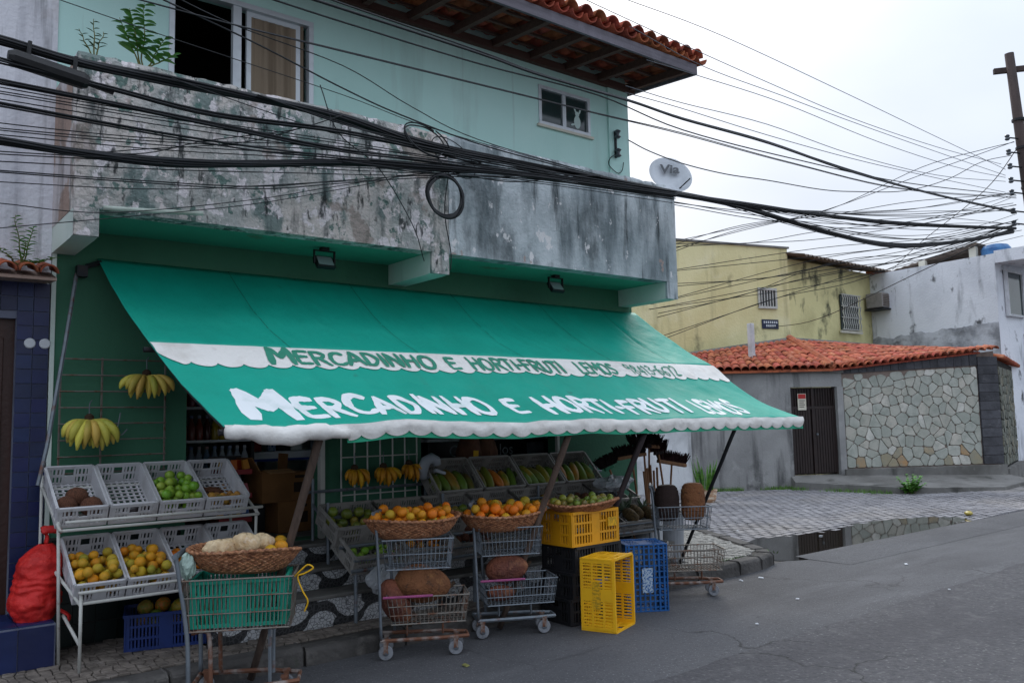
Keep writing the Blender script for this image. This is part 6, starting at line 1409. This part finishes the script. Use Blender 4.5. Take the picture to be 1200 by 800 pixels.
for k in range(5): tag(MB().bar((6.52 + .03 * k, 6.0 + .015 * (k % 2), .2), (6.48 + .05 * k, 6.04, 1.06 + .03 * (k % 3)), .012, 7).build('broomstick', 'broom_wood'), 'bare wooden broomstick standing in the white bin', 'broomstick', 'loose broomsticks')

# ------------------------------------------------------------------ inside the shop
sh = wthing('drinks_shelf', 'dark drinks shelf lined with bottles inside the doorway', 'shelf', (2.4, 7.6, .66))
for z in (.95, 1.22, 1.49, 1.78, 2.07): MB().b2(1.95, 2.92, 7.5, 7.8, z - .02, z).build('board', 'counter_white', sh)
for x in (1.93, 2.94): MB().b2(x - .015, x + .015, 7.5, 7.8, .66, 2.2).build('upright', 'freezer', sh)
bt = MB().lathe([(.03, 0), (.034, .01), (.034, .12), (.014, .17), (.014, .19)], 10).mesh('bottle', 'bottle', True); bc = MB().lathe([(.03, 0), (.034, .01), (.034, .12), (.014, .17), (.014, .19)], 10).mesh('bottle', 'bottle_clear', True); cpm = MB().lathe([(.016, .19), (.016, .215)], 8).mesh('cap', 'cap')
for z in (.95, 1.22, 1.49, 1.78):
    for k in range(14):
        o = put('bottle', bt if z > 1.4 else bc, None, loc=(2.0 + k * .068, 7.55, z)); tag(o, 'coloured drink bottle on the upper boards of the dark shelf' if z > 1.4 else 'pale drink bottle on the lower boards of the dark shelf', 'bottle', 'coloured bottles' if z > 1.4 else 'pale bottles'); put('cap', cpm, o)
ck = wthing('shop_counter', 'white shop counter with a blue stripe inside the doorway', 'counter', (3.6, 7.9, .66))
MB().b2(3.0, 4.2, 7.75, 8.2, 1.28, 1.36).build('top', 'counter_white', ck, bevel=.01); MB().b2(3.0, 4.2, 7.744, 7.749, 1.27, 1.295).build('stripe', 'stripe_blue', ck); MB().b2(3.02, 3.1, 7.8, 8.15, .66, 1.279).build('panel', 'counter_white', ck); MB().b2(3.75, 4.2, 7.8, 8.15, .66, 1.279).build('panel', 'counter_white', ck)
for k, (x, s, mt) in enumerate(((3.15, .06, 'shelf_red'), (3.3, .05, 'crate_mark'), (3.42, .08, 'freezer'), (3.55, .07, 'interior'), (3.8, .1, 'poster'))):
    tag(MB().box((x, 7.95, 1.36 + s * .8), (s * 1.5, s, s * 1.6)).build('counter_item', mt, bevel=.006), ['red tin on the white counter', 'white pot on the white counter', 'black box on the white counter', 'pale box on the white counter', 'grey machine on the white counter'][k], 'container')
for k, (x, y, z, s, r_) in enumerate(((3.25, 7.35, .665, (.46, .34, .27), .1), (3.27, 7.36, .937, (.46, .33, .25), -.06), (3.0, 7.3, .937, (.3, .28, .27), .2), (2.85, 7.5, .665, (.3, .3, .27), 0))):
    t = thing('cardboard_box', ['brown banana box on the shop floor', 'brown banana box stacked on another', 'open cardboard box with raised flaps', 'dark carton on the shop floor'][k], 'box', (x, y, z), (0, 0, r_))
    mm = 'cardboard' if k < 3 else 'freezer'
    if k == 2:
        h = s[2]; MB().b2(-s[0] / 2, s[0] / 2, -s[1] / 2, -s[1] / 2 + .01, 0, h).b2(-s[0] / 2, s[0] / 2, s[1] / 2 - .01, s[1] / 2, 0, h).b2(-s[0] / 2, -s[0] / 2 + .01, -s[1] / 2 + .01, s[1] / 2 - .01, 0, h).b2(s[0] / 2 - .01, s[0] / 2, -s[1] / 2 + .01, s[1] / 2 - .01, 0, h).b2(-s[0] / 2 + .01, s[0] / 2 - .01, -s[1] / 2 + .01, s[1] / 2 - .01, 0, .01).build('body', mm, t)
        MB().box((-.2, 0, h + .06), (.008, .26, .16), (0, -.6, 0)).build('flap', 'cardboard', t); MB().box((.17, .02, h + .07), (.13, .008, .15), (0, .1, .3)).build('flap', 'cardboard', t); MB().box((0, -s[1] / 2 - .04, h - .0), (.26, .1, .006), (.25, 0, 0)).build('flap', 'cardboard_inside', t)
    else:
        MB().b2(-s[0] / 2, s[0] / 2, -s[1] / 2, s[1] / 2, 0, s[2]).build('body', mm, t, bevel=.006)
        MB().b2(-.06, .06, -s[1] / 2 - .003, -s[1] / 2, s[2] * .3, s[2] * .65).build('print', 'cardboard_print', t); MB().b2(-.05, .05, -s[1] / 2 - .004, -s[1] / 2 - .0005, s[2] * .8, s[2] * .9).build('hand_hole', 'cardboard_print', t)
sn = wthing('snack_stand', 'red snack stand with bright packets by the doorway', 'shelf', (2.62, 7.2, .66))
for z in (.8, 1.0, 1.2): MB().b2(2.5, 2.78, 7.1, 7.35, z, z + .04).build('tray', 'shelf_red', sn)
MB().b2(2.5, 2.78, 7.36, 7.38, .66, 1.35).build('back', 'freezer', sn)
pk = MB().box((0, 0, .04), (.06, .03, .08), None, .8).mesh('snack_packet', 'snack')
for z in (.84, 1.04, 1.24):
    for k in range(5): tag(put('snack_packet', pk, None, loc=(2.53 + k * .055, 7.16 + .06 * (k % 2), z), rot=(U(-.2, .2), U(-.2, .2), U(-.5, .5))), 'small bright snack packet on the red stand', 'packet', 'snack packets')
fz = wthing('freezer_counter', 'black freezer counter with pale lettering in the second opening', 'freezer', (5.7, 7.6, .66))
MB().b2(4.75, 6.6, 7.4, 7.9, .66, 1.4).build('body', 'freezer', fz, bevel=.01); MB().b2(4.73, 6.62, 7.38, 7.92, 1.4, 1.43).build('lid', 'counter_white', fz)
for txt, x in (('C', 5.0), ('los', 5.66)):
    me = text_mesh(txt, .17, .0); me.materials.append(MAT['freezer_letter']); put('lettering', me, fz, loc=(x, 7.396, 1.24), rot=(R(90), 0, 0))
MB().b2(6.05, 6.3, 7.392, 7.398, 1.22, 1.36).build('price_card', 'poster', fz)
for k, x in enumerate((4.88, 5.14)):
    t = thing('produce_sack', ['dark mesh sack leaning with a yellow tag', 'dark mesh sack beside the tagged one'][k], 'sack', (x, 6.92, .66), (0, .06 - .1 * k, 0))
    MB().lathe([(.1, 0), (.14, .1), (.15, .4), (.14, .65), (.1, .78), (.05, .84)], 20, sy=.8).build('body', 'root', t, smooth=True)
    MB().b2(-.03, .03, -.12, -.117, .6, .66).build('tag', 'rope' if k == 0 else 'root', t)
# litter on the road
for k, (x, y, s) in enumerate(((3.3, 4.72, .05), (6.6, 4.4, .03), (8.9, 4.6, .05), (6.95, 5.25, .04), (7.2, 5.2, .05), (10.2, 6.4, .05), (5.6, 4.1, .025), (9.9, 7.5, .03), (7.9, 3.7, .03))):
    a = U(0, 3); tag(MB().box((x, y, .012), (s, s * .6, .006), (U(-.2, .2), U(-.2, .2), a), .7).build('litter', 'leaf_litter' if k in (0,) else 'paper'), 'dry leaf lying on the asphalt' if k == 0 else 'scrap of white litter on the ground', 'litter', None if k == 0 else 'white litter scraps')
g_ = gourd('fallen_fruit', 'green fallen fruit lying at the end of the puddle', (13.6, 6.0, .05), (.1, .06, .035), 'green_tomato', (0, 0, .4), 9, 'fruit')
